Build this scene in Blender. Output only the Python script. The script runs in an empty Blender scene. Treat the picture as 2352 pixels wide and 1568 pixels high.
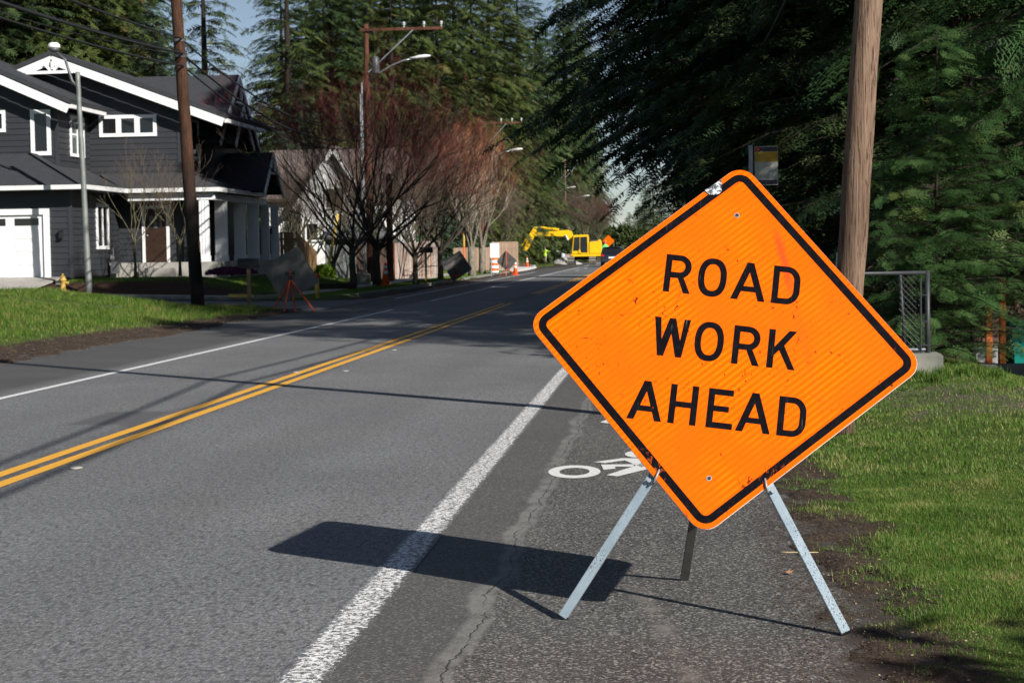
import bpy, bmesh, math, random
import numpy as np
from mathutils import Vector, Matrix

random.seed(11)
rng = np.random.default_rng(11)
sc = bpy.context.scene
COL = sc.collection
R_ = math.radians

# ------------------------------------------------------------------ camera
# world: +Y runs along the road away from the viewer, +X to the right, Z up
CAM_H, FOC, ROLL = 1.55, 4400.0, 0.016       # metres, focal length in a 2352 px wide frame, radians
_d = np.array([1540.0 - 1176, 566.8 - 784.2, FOC]); _d /= np.linalg.norm(_d)
_hz = np.array([math.cos(ROLL), -math.sin(ROLL), 0.0])
_u = np.cross(_hz, _d); _u /= np.linalg.norm(_u)
if _u[1] > 0: _u = -_u
_r = np.cross(_d, _u)
if _r[0] < 0: _r = -_r
cam_d = bpy.data.cameras.new('camera')
cam = bpy.data.objects.new('camera', cam_d); COL.objects.link(cam)
cam.matrix_world = Matrix((( _r[0], -_r[1], -_r[2], 0), (_d[0], -_d[1], -_d[2], 0),
                           (_u[0], -_u[1], -_u[2], CAM_H), (0, 0, 0, 1)))
cam_d.sensor_width = 36.0
cam_d.lens = 36.0 * FOC / 2352
cam_d.clip_start, cam_d.clip_end = 0.1, 6000
cam_d.dof.use_dof = True
cam_d.dof.focus_distance = 8.35
cam_d.dof.aperture_fstop = 13.0
sc.camera = cam

# ------------------------------------------------------------------ sky, sun, exposure
SUN_AZ, SUN_EL = R_(44.0), R_(30.5)          # shadows fall to the left and away from the viewer
sun_dir = Vector((math.cos(SUN_EL) * math.cos(SUN_AZ), -math.cos(SUN_EL) * math.sin(SUN_AZ), math.sin(SUN_EL)))
world = bpy.data.worlds.new('World'); sc.world = world; world.use_nodes = True
wn, wl = world.node_tree.nodes, world.node_tree.links
bg = wn['Background']
sky = wn.new('ShaderNodeTexSky'); sky.sky_type = 'NISHITA'; sky.sun_disc = False
sky.sun_elevation = SUN_EL
sky.sun_rotation = math.atan2(sun_dir.x, sun_dir.y)
sky.altitude, sky.air_density, sky.dust_density, sky.ozone_density = 50, .75, 0.05, 2.0
# scattered fair-weather cloud over the whole sky
wtc = wn.new('ShaderNodeTexCoord'); wsp = wn.new('ShaderNodeSeparateXYZ'); wl.new(wtc.outputs['Generated'], wsp.inputs[0])
wad = wn.new('ShaderNodeMath'); wad.operation = 'MAXIMUM'; wl.new(wsp.outputs[2], wad.inputs[0]); wad.inputs[1].default_value = 0.0
wa2 = wn.new('ShaderNodeMath'); wa2.operation = 'ADD'; wl.new(wad.outputs[0], wa2.inputs[0]); wa2.inputs[1].default_value = .13
wmap = wn.new('ShaderNodeVectorMath'); wmap.operation = 'DIVIDE'          # flat cloud layer seen in perspective
wcb = wn.new('ShaderNodeCombineXYZ')
for i in range(3): wl.new(wa2.outputs[0], wcb.inputs[i])
wl.new(wcb.outputs[0], wmap.inputs[1])
wnz = wn.new('ShaderNodeTexNoise'); wnz.inputs['Scale'].default_value = 1.3; wnz.inputs['Detail'].default_value = 8
wcr = wn.new('ShaderNodeValToRGB'); wcr.color_ramp.elements[0].position = .60; wcr.color_ramp.elements[1].position = .78
wmx = wn.new('ShaderNodeMixRGB'); wmx.inputs[2].default_value = (7.0, 7.2, 7.6, 1)
wl.new(wtc.outputs['Generated'], wmap.inputs[0]); wl.new(wmap.outputs[0], wnz.inputs['Vector'])
wl.new(wnz.outputs['Fac'], wcr.inputs[0]); wl.new(wcr.outputs[0], wmx.inputs[0])
whs = wn.new('ShaderNodeHueSaturation'); whs.inputs['Saturation'].default_value = .82; wl.new(sky.outputs[0], whs.inputs['Color'])
wl.new(whs.outputs[0], wmx.inputs[1]); wl.new(wmx.outputs[0], bg.inputs['Color'])
bg.inputs['Strength'].default_value = 0.05
sun_d = bpy.data.lights.new('sun', 'SUN'); sun_d.energy = 5.0; sun_d.angle = R_(0.53); sun_d.color = (1.0, .955, .89)
sun = bpy.data.objects.new('sun', sun_d); COL.objects.link(sun)
sun.rotation_euler = sun_dir.to_track_quat('Z', 'Y').to_euler()
sc.view_settings.view_transform = 'Standard'; sc.view_settings.look = 'None'
sc.view_settings.gamma = 1.0; sc.view_settings.use_curve_mapping = False
sc.view_settings.exposure = 0.55
sc.render.engine = 'CYCLES'
sc.cycles.use_adaptive_sampling = True; sc.cycles.adaptive_threshold = .02
sc.cycles.max_bounces = 5; sc.cycles.diffuse_bounces = 1; sc.cycles.glossy_bounces = 2
sc.cycles.transmission_bounces = 3; sc.cycles.transparent_max_bounces = 6
sc.cycles.use_denoising = True

# ------------------------------------------------------------------ measuring helpers
def ray(x, y):
    v = np.array([x - 1176.0, y - 784.2, FOC])
    return np.array([v @ _r, v @ _d, v @ _u])
def at(x, y, Y):
    "point at road distance Y seen in direction (x, y)"
    q = ray(x, y); return Vector((q * (Y / q[1]) + [0, 0, CAM_H]).tolist())
def gp(x, y, z=0.0):
    "point on the level z"
    q = ray(x, y); return Vector((q * ((z - CAM_H) / q[2]) + [0, 0, CAM_H]).tolist())

def vn(x, y, s, seed=0):
    "smooth value noise 0..1"
    x = np.asarray(x, float) / s + seed * 17.31; y = np.asarray(y, float) / s - seed * 9.77
    xi, yi = np.floor(x), np.floor(y); fx, fy = x - xi, y - yi
    fx = fx * fx * (3 - 2 * fx); fy = fy * fy * (3 - 2 * fy)
    h = lambda a, b: np.mod(np.sin(a * 127.1 + b * 311.7 + seed * 3.3) * 43758.5453, 1.0)
    return (h(xi, yi) * (1 - fx) + h(xi + 1, yi) * fx) * (1 - fy) + (h(xi, yi + 1) * (1 - fx) + h(xi + 1, yi + 1) * fx) * fy
def ss(a, b, x):
    t = np.clip((np.asarray(x, float) - a) / (b - a), 0, 1); return t * t * (3 - 2 * t)

# ------------------------------------------------------------------ materials
class N:
    "a node tree being written"
    def __init__(s, name):
        s.m = bpy.data.materials.new(name); s.m.use_nodes = True
        s.n, s.l = s.m.node_tree.nodes, s.m.node_tree.links
        s.b = s.n['Principled BSDF']
    def __call__(s, typ, ins=None, **props):
        n = s.n.new('ShaderNode' + typ)
        for k, v in props.items(): setattr(n, k, v)
        for k, v in (ins or {}).items(): s.put(n.inputs[k], v)
        return n
    def put(s, sock, v):
        if hasattr(v, 'is_linked') or v.__class__.__name__.startswith('NodeSocket'): s.l.new(v, sock)
        elif isinstance(v, (tuple, list)) and len(v) == 3 and sock.type == 'RGBA': sock.default_value = (*v, 1)
        else: sock.default_value = v
    def obj(s): return s('TexCoord').outputs['Object']
    def pos(s): return s('NewGeometry').outputs['Position']
    def noise(s, vec, scale, detail=4, rough=.55, dist=0):
        return s('TexNoise', {'Vector': vec, 'Scale': scale, 'Detail': detail, 'Roughness': rough, 'Distortion': dist}).outputs['Fac']
    def ramp(s, fac, *stops):
        r = s('ValToRGB', {0: fac}); e = r.color_ramp.elements
        while len(e) < len(stops): e.new(.5)
        for i, (p, c) in enumerate(stops):
            e[i].position = p; e[i].color = (c, c, c, 1) if not isinstance(c, (tuple, list)) else (*c, 1)
        return r.outputs[0]
    def mix(s, f, a, b, mode='MIX'):
        n = s('MixRGB', blend_type=mode); s.put(n.inputs[0], f); s.put(n.inputs[1], a); s.put(n.inputs[2], b); return n.outputs[0]
    def math(s, op, a, b=0.0, c=0.0, clamp=False):
        n = s('Math', operation=op, use_clamp=clamp); s.put(n.inputs[0], a); s.put(n.inputs[1], b); s.put(n.inputs[2], c); return n.outputs[0]
    def sep(s, v): return s('SeparateXYZ', {0: v}).outputs
    def scale(s, v, sx, sy, sz): return s('Mapping', {'Vector': v, 'Scale': (sx, sy, sz)}).outputs[0]
    def bump(s, h, strength=.5, dist=.01, normal=None):
        n = s('Bump', {'Height': h, 'Strength': strength, 'Distance': dist})
        if normal: s.l.new(normal, n.inputs['Normal'])
        return n.outputs[0]
    def out(s, col=None, rough=None, normal=None, metal=None, spec=None):
        for k, v in (('Base Color', col), ('Roughness', rough), ('Normal', normal), ('Metallic', metal), ('Specular IOR Level', spec)):
            if v is not None: s.put(s.b.inputs[k], v)
        return s.m
M = {}
def plain(name, col, rough=.7, var=.18, scale=6, bump=.15, metal=0, spec=.4, dist=.004, rand=.0):
    n = N(name); v = n.obj(); f = n.noise(v, scale, 5)
    a = tuple(c * (1 - var) for c in col); b = tuple(min(1, c * (1 + var)) for c in col)
    c = n.mix(n.ramp(f, (.3, 0), (.7, 1)), a, b)
    if rand:
        rv = n('ObjectInfo').outputs['Random']
        c = n.mix(1.0, c, n.ramp(rv, (0, 1 - rand), (1, 1.0)), 'MULTIPLY')
    nm = n.bump(n.noise(v, scale * 6, 3), bump, dist) if bump else None
    M[name] = n.out(c, rough, nm, metal, spec); return M[name]

plain('white_paint', (.74, .75, .76), .5, .05, 2, .05)
plain('gutter_white', (.70, .70, .69), .45, .08, 1.5, .03)
plain('siding', (.028, .030, .036), .55, .12, 1.5, .08, rand=.12)
plain('corner_trim', (.030, .032, .038), .55, .1, 2, .05)
plain('door_brown', (.030, .015, .009), .45, .3, 8, .1)
plain('concrete', (.33, .31, .28), .9, .16, 3, .3)
plain('concrete_pale', (.55, .54, .52), .9, .12, 2, .3)
plain('concrete_mossy', (.20, .20, .17), .95, .35, 4, .5)
plain('galv', (.42, .45, .48), .38, .15, 14, .04, metal=.75)
plain('galv_dull', (.30, .32, .33), .55, .2, 10, .1, metal=.5)
plain('lamp_grey', (.20, .215, .205), .55, .25, 3, .1, metal=.3)
plain('black_metal', (.018, .018, .020), .45, .2, 8, .05)
plain('grey_metal', (.10, .105, .11), .5, .2, 8, .05, metal=.3)
plain('fence_black', (.030, .032, .036), .5, .25, 8, .05)
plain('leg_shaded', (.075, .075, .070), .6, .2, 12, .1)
plain('cable_black', (.015, .015, .016), .6, .1, 3, 0)
plain('red_orange', (.62, .075, .02), .55, .15, 6, .05)
plain('cone_orange', (.85, .13, .02), .55, .08, 6, .03)
plain('reflective_white', (.78, .78, .78), .4, .05, 8, 0)
plain('excavator_yellow', (.78, .46, .004), .42, .08, 3, .02)
plain('dark_rubber', (.022, .021, .020), .8, .3, 10, .2)
plain('track_steel', (.20, .18, .15), .75, .3, 9, .3)
plain('fence_far', (.30, .205, .14), .85, .14, 5, .2, rand=.30)
plain('hydrant_yellow', (.46, .29, .06), .6, .12, 8, .1)
plain('post_yellow', (.55, .38, .06), .65, .25, 10, .1)
plain('post_wood', (.24, .17, .09), .85, .25, 8, .3)
plain('fence_tan', (.42, .24, .11), .85, .14, 5, .2, rand=.30)
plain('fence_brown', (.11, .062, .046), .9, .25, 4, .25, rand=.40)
plain('fence_grey', (.36, .29, .25), .9, .2, 4, .25, rand=.25)
plain('fence_strip', (.30, .10, .035), .9, .2, 4, .25)
plain('rust_post', (.42, .115, .022), .8, .15, 6, .15)
plain('bin_teal', (.004, .20, .155), .45, .12, 3, .03)
plain('mulch_dark', (.040, .022, .016), .95, .5, 14, .8, dist=.03)
plain('roof_brown', (.135, .105, .095), .95, .25, 2, .3)
plain('house_white', (.72, .72, .70), .6, .06, 1, .05)
plain('house_grey', (.21, .215, .215), .7, .1, 1, .05)
plain('heather', (.11, .022, .075), .9, .35, 20, .3)
plain('khaki', (.30, .255, .185), .9, .12, 10, .2)
plain('hi_vis', (.56, .85, .05), .75, .06, 12, .1)
plain('hi_vis_green', (.10, .62, .12), .75, .06, 12, .1)
plain('skin', (.45, .27, .19), .6, .08, 12, .05)
plain('car_blue', (.014, .018, .034), .22, .1, 2, 0, spec=.6)
plain('tail_red', (.5, .015, .012), .25, .05, 4, 0)
plain('sign_back', (.125, .121, .112), .6, .28, 2.6, .06)
plain('far_concrete_pile', (.32, .31, .29), .95, .3, 3, .6, dist=.05)
plain('soil', (.075, .05, .034), .95, .45, 4, .8, dist=.04)
plain('red_bolt', (.55, .03, .02), .5, .1, 8, 0)
plain('insulator', (.50, .52, .52), .3, .1, 8, 0)
plain('bus_yellow', (.34, .21, .008), .5, .15, 9, .03)
plain('bus_cream', (.36, .36, .31), .55, .18, 4, .03)
plain('bus_dark', (.02, .02, .035), .5, .1, 5, 0)
plain('truck_white', (.68, .70, .73), .4, .06, 2, 0)
plain('blue_door', (.30, .42, .58), .5, .08, 3, 0)
plain('leaf_dry', (.34, .165, .085), .85, .25, 20, .2)
plain('straw', (.42, .34, .20), .9, .2, 12, .1)
plain('marker_cream', (.30, .28, .24), .5, .2, 12, .1)
plain('plant_green', (.13, .24, .015), .7, .3, 6, .1)

def glass(name, col=(.012, .013, .014), rough=.06):
    n = N(name); n.out(col, rough, None, 0, .7); M[name] = n.m
glass('window_dark'); glass('window_green', (.085, .115, .10), .12); glass('cab_glass', (.02, .026, .03), .05)

def asphalt_color(n, p):
    "returns colour and height of the carriageway at world position p"
    X, Y, Z = n.sep(p)[:3]
    big = n.noise(p, .35, 4); stretch = n.noise(n.scale(p, 1.6, .12, 1), 1.0, 4)
    fine = n.noise(n.scale(p, 1, .5, 1), 62, 3, .8); mid = n.noise(p, 22, 3, .6)
    vor = n('TexVoronoi', {'Vector': p, 'Scale': 95.0}, feature='F1')
    stone = n.ramp(vor.outputs['Color'], (.25, 0), (.75, 1))
    # the lane: old, pale, worn by wheels;  the shoulder right of the seam: darker chip seal with pale stones
    lane = n.mix(n.ramp(big, (.32, 0), (.66, 1)), (.136, .138, .141), (.200, .202, .205))
    lane = n.mix(n.ramp(stretch, (.35, 0), (.65, .55)), lane, (.128, .127, .127))
    oil = n.math('ABSOLUTE', n.math('ADD', X, 2.95)); oil2 = n.math('ABSOLUTE', n.math('ADD', X, 6.05))
    lane = n.mix(n.math('MULTIPLY', n.ramp(n.math('MINIMUM', oil, oil2), (.10, .55), (.55, 0)), n.ramp(n.noise(n.scale(p, 2, .25, 1), 1.0, 4), (.35, .2), (.65, 1))), lane, (.112, .111, .110))
    lane = n.mix(n.ramp(fine, (.34, .95), (.49, 0)), lane, (.055, .054, .053))
    lane = n.mix(n.ramp(fine, (.54, 0), (.70, .95)), lane, (.36, .36, .355))
    lane = n.mix(n.ramp(n.noise(n.scale(p, 1, .6, 1), 27, 4, .75), (.36, .8), (.52, 0)), lane, (.066, .065, .064))
    lane = n.mix(n.ramp(n.noise(n.scale(p, 1, .6, 1), 34, 3, .7), (.56, 0), (.66, .5)), lane, (.30, .30, .295))
    blot = n.noise(n.scale(p, 30, 11, 1), 1.0, 2, .5)
    lane = n.mix(n.ramp(blot, (.575, 0), (.65, .75)), lane, (.068, .067, .067))
    sh = n.mix(n.ramp(n.noise(p, .8, 4), (.3, 0), (.7, 1)), (.058, .055, .051), (.084, .080, .074))
    sh = n.mix(n.ramp(n.noise(n.scale(p, 2, .35, 1), 1.0, 4), (.5, 0), (.75, .7)), sh, (.120, .115, .106))
    sh = n.mix(n.math('MULTIPLY', n.ramp(n.math('MULTIPLY', stone, fine), (.36, 0), (.52, 1)), .9), sh, (.30, .285, .262))
    sh = n.mix(n.ramp(n.noise(p, 60, 2), (.36, .9), (.5, 0)), sh, (.024, .023, .022))
    # side masks (X only)
    xw = n.math('ADD', X, n.math('MULTIPLY', n.math('SUBTRACT', n.noise(n.scale(p, 1, .5, 1), 3.2, 4), .5), .10))
    seam_x = n.math('ADD', xw, n.math('MULTIPLY', n.math('SUBTRACT', n.noise(n.scale(p, 0, 1, 1), .9, 3), .5), .22))
    right = n.ramp(n.math('ADD', n.math('MULTIPLY', xw, 1.0), 2.0), (.60, 0), (.76, 1))          # X > -1.3
    near_seam = n.ramp(n.math('ADD', xw, 2.0), (.72, 0), (.80, 1))
    c = n.mix(right, lane, n.mix(.55, sh, (.086, .083, .078)))
    rough_zone = n.ramp(n.math('ADD', seam_x, 1.0), (.10, 0), (.24, 1))                            # X > -.85
    c = n.mix(rough_zone, c, sh)
    # pale tar-free seam with a dark crack in the middle
    ds = n.math('ABSOLUTE', n.math('ADD', seam_x, .84))
    pale = n.math('MULTIPLY', n.ramp(ds, (.040, 1), (.066, 0)), n.ramp(n.noise(p, 5, 3), (.35, .25), (.6, 1)))
    c = n.mix(n.math('MULTIPLY', pale, .95), c, (.185, .180, .168))
    wig = n.math('MULTIPLY', n.math('SUBTRACT', n.noise(p, 13, 4, .65), .5), .05)
    crack = n.ramp(n.math('ABSOLUTE', n.math('ADD', n.math('ADD', seam_x, .83), wig)), (.001, .8), (.005, 0))
    crack = n.math('MULTIPLY', crack, n.ramp(n.noise(p, 2.2, 2), (.36, .1), (.5, 1)))
    c = n.mix(crack, c, (.018, .017, .016))
    # second faint pale scuff further right, and the dark wet left shoulder
    d2 = n.math('ABSOLUTE', n.math('ADD', n.math('SUBTRACT', seam_x, n.math('MULTIPLY', Y, -.115)), -.87))
    sc2 = n.math('MULTIPLY', n.ramp(d2, (.0, .8), (.075, 0)), n.ramp(n.noise(p, 4, 3), (.40, 0), (.62, 1)))
    sc2 = n.math('MULTIPLY', sc2, n.ramp(n.math('MULTIPLY', Y, .1), (.84, 1), (.90, 0)))
    c = n.mix(sc2, c, (.20, .18, .16))
    left = n.ramp(n.math('MULTIPLY', n.math('ADD', xw, 7.5), -1.0), (.0, 0), (.35, 1))
    c = n.mix(left, c, n.mix(n.noise(p, .7, 4), (.050, .049, .048), (.100, .097, .093)))
    # tar smear along the centre line and a square patch beside it
    dc = n.math('ABSOLUTE', n.math('ADD', xw, 4.72))
    c = n.mix(n.math('MULTIPLY', n.ramp(dc, (.10, .9), (.34, 0)), n.ramp(n.noise(p, 1.6, 4), (.42, .2), (.62, 1))), c, (.050, .050, .052))
    px = n.math('MAXIMUM', n.math('ABSOLUTE', n.math('ADD', X, 5.25)), n.math('MULTIPLY', n.math('ABSOLUTE', n.math('ADD', Y, -17.9)), .45))
    c = n.mix(n.ramp(px, (.28, .75), (.36, 0)), c, (.078, .076, .080))
    # earth trodden on to the edge beside the verge
    dm = n.math('ADD', n.math('MULTIPLY', n.ramp(n.math('ADD', X, .0), (.30, 0), (1.0, .55)), 1.0), n.math('SUBTRACT', n.noise(p, 5, 6, .7), .5))
    c = n.mix(n.ramp(dm, (.16, 0), (.42, .9)), c, n.mix(n.noise(p, 40, 3), (.018, .013, .010), (.062, .046, .034)))
    h = n.math('ADD', n.math('MULTIPLY', mid, .4), n.math('ADD', n.math('MULTIPLY', fine, .6), n.math('MULTIPLY', stone, n.math('MULTIPLY', rough_zone, .6))))
    h = n.math('SUBTRACT', h, n.math('MULTIPLY', crack, 1.5))
    return c, h
n = N('asphalt'); p = n.pos(); c, h = asphalt_color(n, p)
M['asphalt'] = n.out(c, n.ramp(n.noise(p, .5, 3), (.3, .62), (.7, .80)), n.bump(h, .75, .006), 0, .35)
n = N('asphalt_side'); p = n.pos()
c = n.mix(n.noise(p, .6, 4), (.075, .078, .084), (.105, .106, .110)); c = n.mix(n.ramp(n.noise(p, 90, 2), (.35, .7), (.5, 0)), c, (.04, .04, .04))
M['asphalt_side'] = n.out(c, .75, n.bump(n.noise(p, 60, 3), .5, .005))
n = N('asphalt_new'); p = n.pos()
M['asphalt_new'] = n.out(n.mix(n.noise(p, 1.2, 4), (.030, .030, .032), (.055, .054, .054)), .8, n.bump(n.noise(p, 50, 3), .5, .006))

def paint_mat(name, col, worn, edge_x=None, half=None, edge_amt=0.0, sc_y=1.0):
    n = N(name); p = n.pos(); X, Y, Z = n.sep(p)[:3]
    cr = n.noise(n.scale(p, 1, sc_y, 1), 38, 6, .75, .6)
    lim = worn
    if edge_x is not None:
        d = n.math('DIVIDE', n.math('ABSOLUTE', n.math('SUBTRACT', X, edge_x)), half)
        lim = n.math('ADD', worn, n.math('MULTIPLY', n.ramp(d, (.62, 0), (1, 1)), edge_amt))
    mask = n.math('GREATER_THAN', cr, lim)
    mask2 = n.ramp(n.math('SUBTRACT', cr, lim), (0, 0), (.035, 1))
    a, h = asphalt_color(n, p)
    c = n.mix(n.noise(p, 7, 4), tuple(q * .86 for q in col), col)
    c = n.mix(n.ramp(n.noise(p, 120, 2), (.3, .35), (.5, 0)), c, tuple(q * .6 for q in col))
    c = n.mix(mask2, a, c)
    M[name] = n.out(c, .6, n.bump(n.math('ADD', n.math('MULTIPLY', mask2, .8), n.math('MULTIPLY', h, .5)), .5, .004))
paint_mat('paint_edge', (.86, .86, .85), .485, -1.355, .095, .13, 1.0)
paint_mat('paint_white', (.72, .72, .71), .34)
paint_mat('paint_bike', (.74, .73, .70), .36, sc_y=1)
paint_mat('paint_yellow', (.80, .40, .032), .33)

n = N('ground'); p = n.pos()
g = n('Attribute', attribute_name='cover').outputs['Color']; gr, gg, gb = n('SeparateColor', {0: g}).outputs[:3]
nz = n.noise(p, 2.3, 6, .65); nf = n.noise(p, 26, 4, .7)
grass = n.mix(n.ramp(nz, (.35, 0), (.65, 1)), (.055, .100, .012), (.105, .150, .024))
grass = n.mix(n.ramp(n.noise(p, 70, 2), (.4, .8), (.6, 0)), grass, (.020, .028, .006))
dirt = n.mix(n.ramp(nf, (.35, 0), (.65, 1)), (.022, .015, .011), (.075, .052, .036))
dirt = n.mix(n.ramp(n.noise(p, 75, 2), (.66, 0), (.74, .8)), dirt, (.24, .18, .12))
mul = n.mix(n.ramp(nf, (.35, 0), (.65, 1)), (.020, .010, .007), (.070, .034, .022))
chips = n.mix(n.ramp(n.noise(p, 45, 3), (.4, 0), (.62, 1)), (.035, .028, .022), (.19, .155, .125))
soft = n.math('MULTIPLY', n.math('SUBTRACT', n.noise(p, 5.5, 5, .7), .5), .9)
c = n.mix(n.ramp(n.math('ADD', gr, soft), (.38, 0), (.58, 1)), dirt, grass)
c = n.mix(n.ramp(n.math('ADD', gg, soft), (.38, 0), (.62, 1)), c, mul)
c = n.mix(n.ramp(n.math('ADD', gb, soft), (.38, 0), (.62, 1)), c, chips)
M['ground'] = n.out(c, .95, n.bump(n.math('ADD', nf, n.math('MULTIPLY', n.noise(p, 90, 2), .5)), .8, .02), 0, .2)

def leafy(name, stops, trans=.25, rough=.55, spec=.3):
    n = N(name); t = n('Attribute', attribute_name='tint').outputs['Fac']
    c = n.ramp(t, *stops); n.out(c, rough, None, 0, spec)
    tr = n('BsdfTranslucent', {'Color': c}); ms = n('MixShader', {0: trans})
    n.l.new(n.b.outputs[0], ms.inputs[1]); n.l.new(tr.outputs[0], ms.inputs[2])
    n.l.new(ms.outputs[0], n.n['Material Output'].inputs['Surface']); M[name] = n.m
leafy('grass_blade', [(0, (.050, .110, .012)), (.45, (.098, .190, .024)), (.75, (.140, .215, .036)), (1, (.32, .27, .11))], .3)
leafy('grass_left', [(0, (.060, .125, .014)), (.5, (.105, .195, .022)), (.85, (.16, .215, .035)), (1, (.28, .22, .09))], .3)
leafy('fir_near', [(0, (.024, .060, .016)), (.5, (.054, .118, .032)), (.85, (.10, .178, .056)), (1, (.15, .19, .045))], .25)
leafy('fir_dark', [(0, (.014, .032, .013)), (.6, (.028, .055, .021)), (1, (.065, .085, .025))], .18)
leafy('fir_olive', [(0, (.034, .056, .014)), (.5, (.068, .095, .024)), (.85, (.105, .125, .034)), (1, (.16, .115, .045))], .25)
leafy('fir_mid', [(0, (.026, .050, .018)), (.5, (.050, .086, .030)), (1, (.095, .125, .040))], .25)
leafy('fir_blue', [(0, (.034, .062, .040)), (.6, (.068, .108, .066)), (1, (.11, .15, .08))], .25)
leafy('leaf_green', [(0, (.05, .11, .006)), (.6, (.12, .22, .01)), (1, (.24, .34, .02))], .3)
leafy('heather_leaf', [(0, (.05, .010, .035)), (.6, (.12, .025, .085)), (1, (.22, .06, .16))], .2)
leafy('ivy', [(0, (.018, .032, .008)), (.6, (.04, .06, .014)), (1, (.075, .095, .02))], .2)

def bark(name, a, b, sx=9, sz=1.6, bs=.9):
    n = N(name); v = n.obj(); f = n.noise(n.scale(v, sx, sx, sz), 1.0, 6, .65)
    c = n.mix(n.ramp(f, (.35, 0), (.65, 1)), a, b); M[name] = n.out(c, .92, n.bump(f, bs, .03), 0, .2)
bark('bark', (.030, .024, .018), (.085, .070, .055))
bark('bark_fir', (.014, .011, .008), (.038, .030, .022))
bark('bark_pale', (.10, .088, .066), (.25, .22, .17), 14, 5, .4)
bark('bark_lichen', (.055, .050, .034), (.16, .145, .085), 12, 4, .5)
bark('twig_red', (.055, .015, .014), (.115, .029, .028), 5, 5, 0)
bark('twig_orange', (.20, .072, .035), (.32, .13, .07), 5, 5, 0)
bark('twig_pale', (.24, .185, .135), (.42, .34, .26), 5, 5, 0)
bark('twig_brown', (.055, .040, .030), (.12, .092, .068), 5, 5, 0)

def pole_mat(name, a, b, dark, red=None):
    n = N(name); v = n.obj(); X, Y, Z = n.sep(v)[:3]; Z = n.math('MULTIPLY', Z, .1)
    g1 = n.noise(n.scale(v, 22, 22, 1.3), 1.0, 6, .7); g2 = n.noise(n.scale(v, 85, 85, 3.2), 1.0, 4, .65)
    c = n.mix(n.ramp(g1, (.32, 0), (.68, 1)), a, b)
    c = n.mix(n.ramp(g2, (.38, .95), (.47, 0)), c, dark)
    kn = n.noise(n.scale(v, 16, 16, 5), 1.0, 3, .6)
    c = n.mix(n.ramp(kn, (.66, 0), (.70, .9)), c, dark)
    c = n.mix(n.ramp(n.noise(n.scale(v, 2.5, 2.5, .8), 1.0, 3), (.40, .55), (.60, 0)), c, tuple(q * .45 for q in a))
    if dark[0] < .02: c = n.mix(n.ramp(Z, (.25, .92), (.42, 0)), c, (.010, .009, .009))  # creosote poles: tree shade on the lower shaft painted into the colour
    if red: c = n.mix(n.ramp(n.noise(n.scale(v, 3, 3, .6), 1.0, 3), (.42, 0), (.6, .9)), c, red)
    M[name] = n.out(c, .85, n.bump(n.math('ADD', g1, g2), .9, .012), 0, .2)
pole_mat('pole_weathered', (.125, .072, .046), (.30, .205, .145), (.035, .017, .010))
pole_mat('pole_creosote_shaded', (.040, .021, .014), (.105, .048, .027), (.012, .008, .006))
pole_mat('pole_red', (.085, .034, .021), (.19, .082, .050), (.03, .014, .010))

n = N('shingles'); v = n.obj()
bk = n('TexBrick', {'Vector': n('Mapping', {'Vector': n.pos(), 'Scale': (1, 1, 1)}).outputs[0], 'Scale': 1.0})
X, Y, Z = n.sep(n.pos())[:3]
cv = n('CombineXYZ', {0: n.math('ADD', X, Y), 1: n.math('MULTIPLY', Z, 2.2), 2: 0.0}).outputs[0]
bk = n('TexBrick', {'Vector': cv, 'Scale': 3.4, 'Mortar Size': .03, 'Color1': (.022, .024, .030), 'Color2': (.040, .042, .050), 'Mortar': (.012, .012, .015)})
bk.inputs['Color1'].default_value = (.022, .024, .030, 1); bk.inputs['Color2'].default_value = (.044, .046, .054, 1); bk.inputs['Mortar'].default_value = (.012, .012, .015, 1)
M['shingles'] = n.out(n.mix(n.noise(n.pos(), 40, 2), bk.outputs['Color'], (.05, .052, .058)), .9, n.bump(bk.outputs['Fac'], -.4, .01), 0, .25)

# prismatic sheeting of the road work sign, in the panel's own plane (object x, y = text right, text up)
n = N('sign_orange'); v = n.obj(); X, Y, Z = n.sep(v)[:3]
side = n.math('MULTIPLY', n.math('SUBTRACT', Y, X), .7071)
rib = n('TexWave', {'Vector': n('CombineXYZ', {0: side, 1: 0.0, 2: 0.0}).outputs[0], 'Scale': 12.6, 'Distortion': .25}, wave_type='BANDS', bands_direction='X').outputs['Fac']
patch = n.noise(v, 3.1, 3)
ribamt = n.math('MULTIPLY', n.ramp(patch, (.38, .12), (.62, .85)), n.ramp(rib, (.25, 0), (.8, 1)))
c = n.mix(ribamt, (.82, .106, .001), (.94, .180, .002))
c = n.mix(n.ramp(n.noise(v, 1.7, 4), (.35, .5), (.6, 0)), c, (.80, .118, .004))
# scuffs: short dark nicks, pale scratches, a red smear
nick = n.noise(n.scale(v, 40, 30, 1), 1.0, 3, .6, 1.0)
c = n.mix(n.math('MULTIPLY', n.ramp(nick, (.645, 0), (.665, 1)), n.ramp(n.noise(v, 4, 3), (.42, .15), (.58, 1))), c, (.16, .020, .006))
scr = n.noise(n('Mapping', {'Vector': v, 'Rotation': (0, 0, .25), 'Scale': (190, 5, 1)}).outputs[0], 1.0, 2, .5)
c = n.mix(n.math('MULTIPLY', n.ramp(scr, (.74, 0), (.78, .55)), n.ramp(n.noise(v, 2.2, 2), (.5, 0), (.65, 1))), c, (.9, .34, .06))
sx = n.math('SUBTRACT', X, n.math('ADD', n.math('MULTIPLY', Y, -.33), .362))
smear = n.math('MULTIPLY', n.ramp(n.math('ABSOLUTE', n.math('ADD', sx, n.math('MULTIPLY', n.math('SUBTRACT', n.noise(v, 14, 3), .5), .03))), (.006, 1), (.028, 0)), n.ramp(Y, (.22, .15), (.34, 1)))
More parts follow.
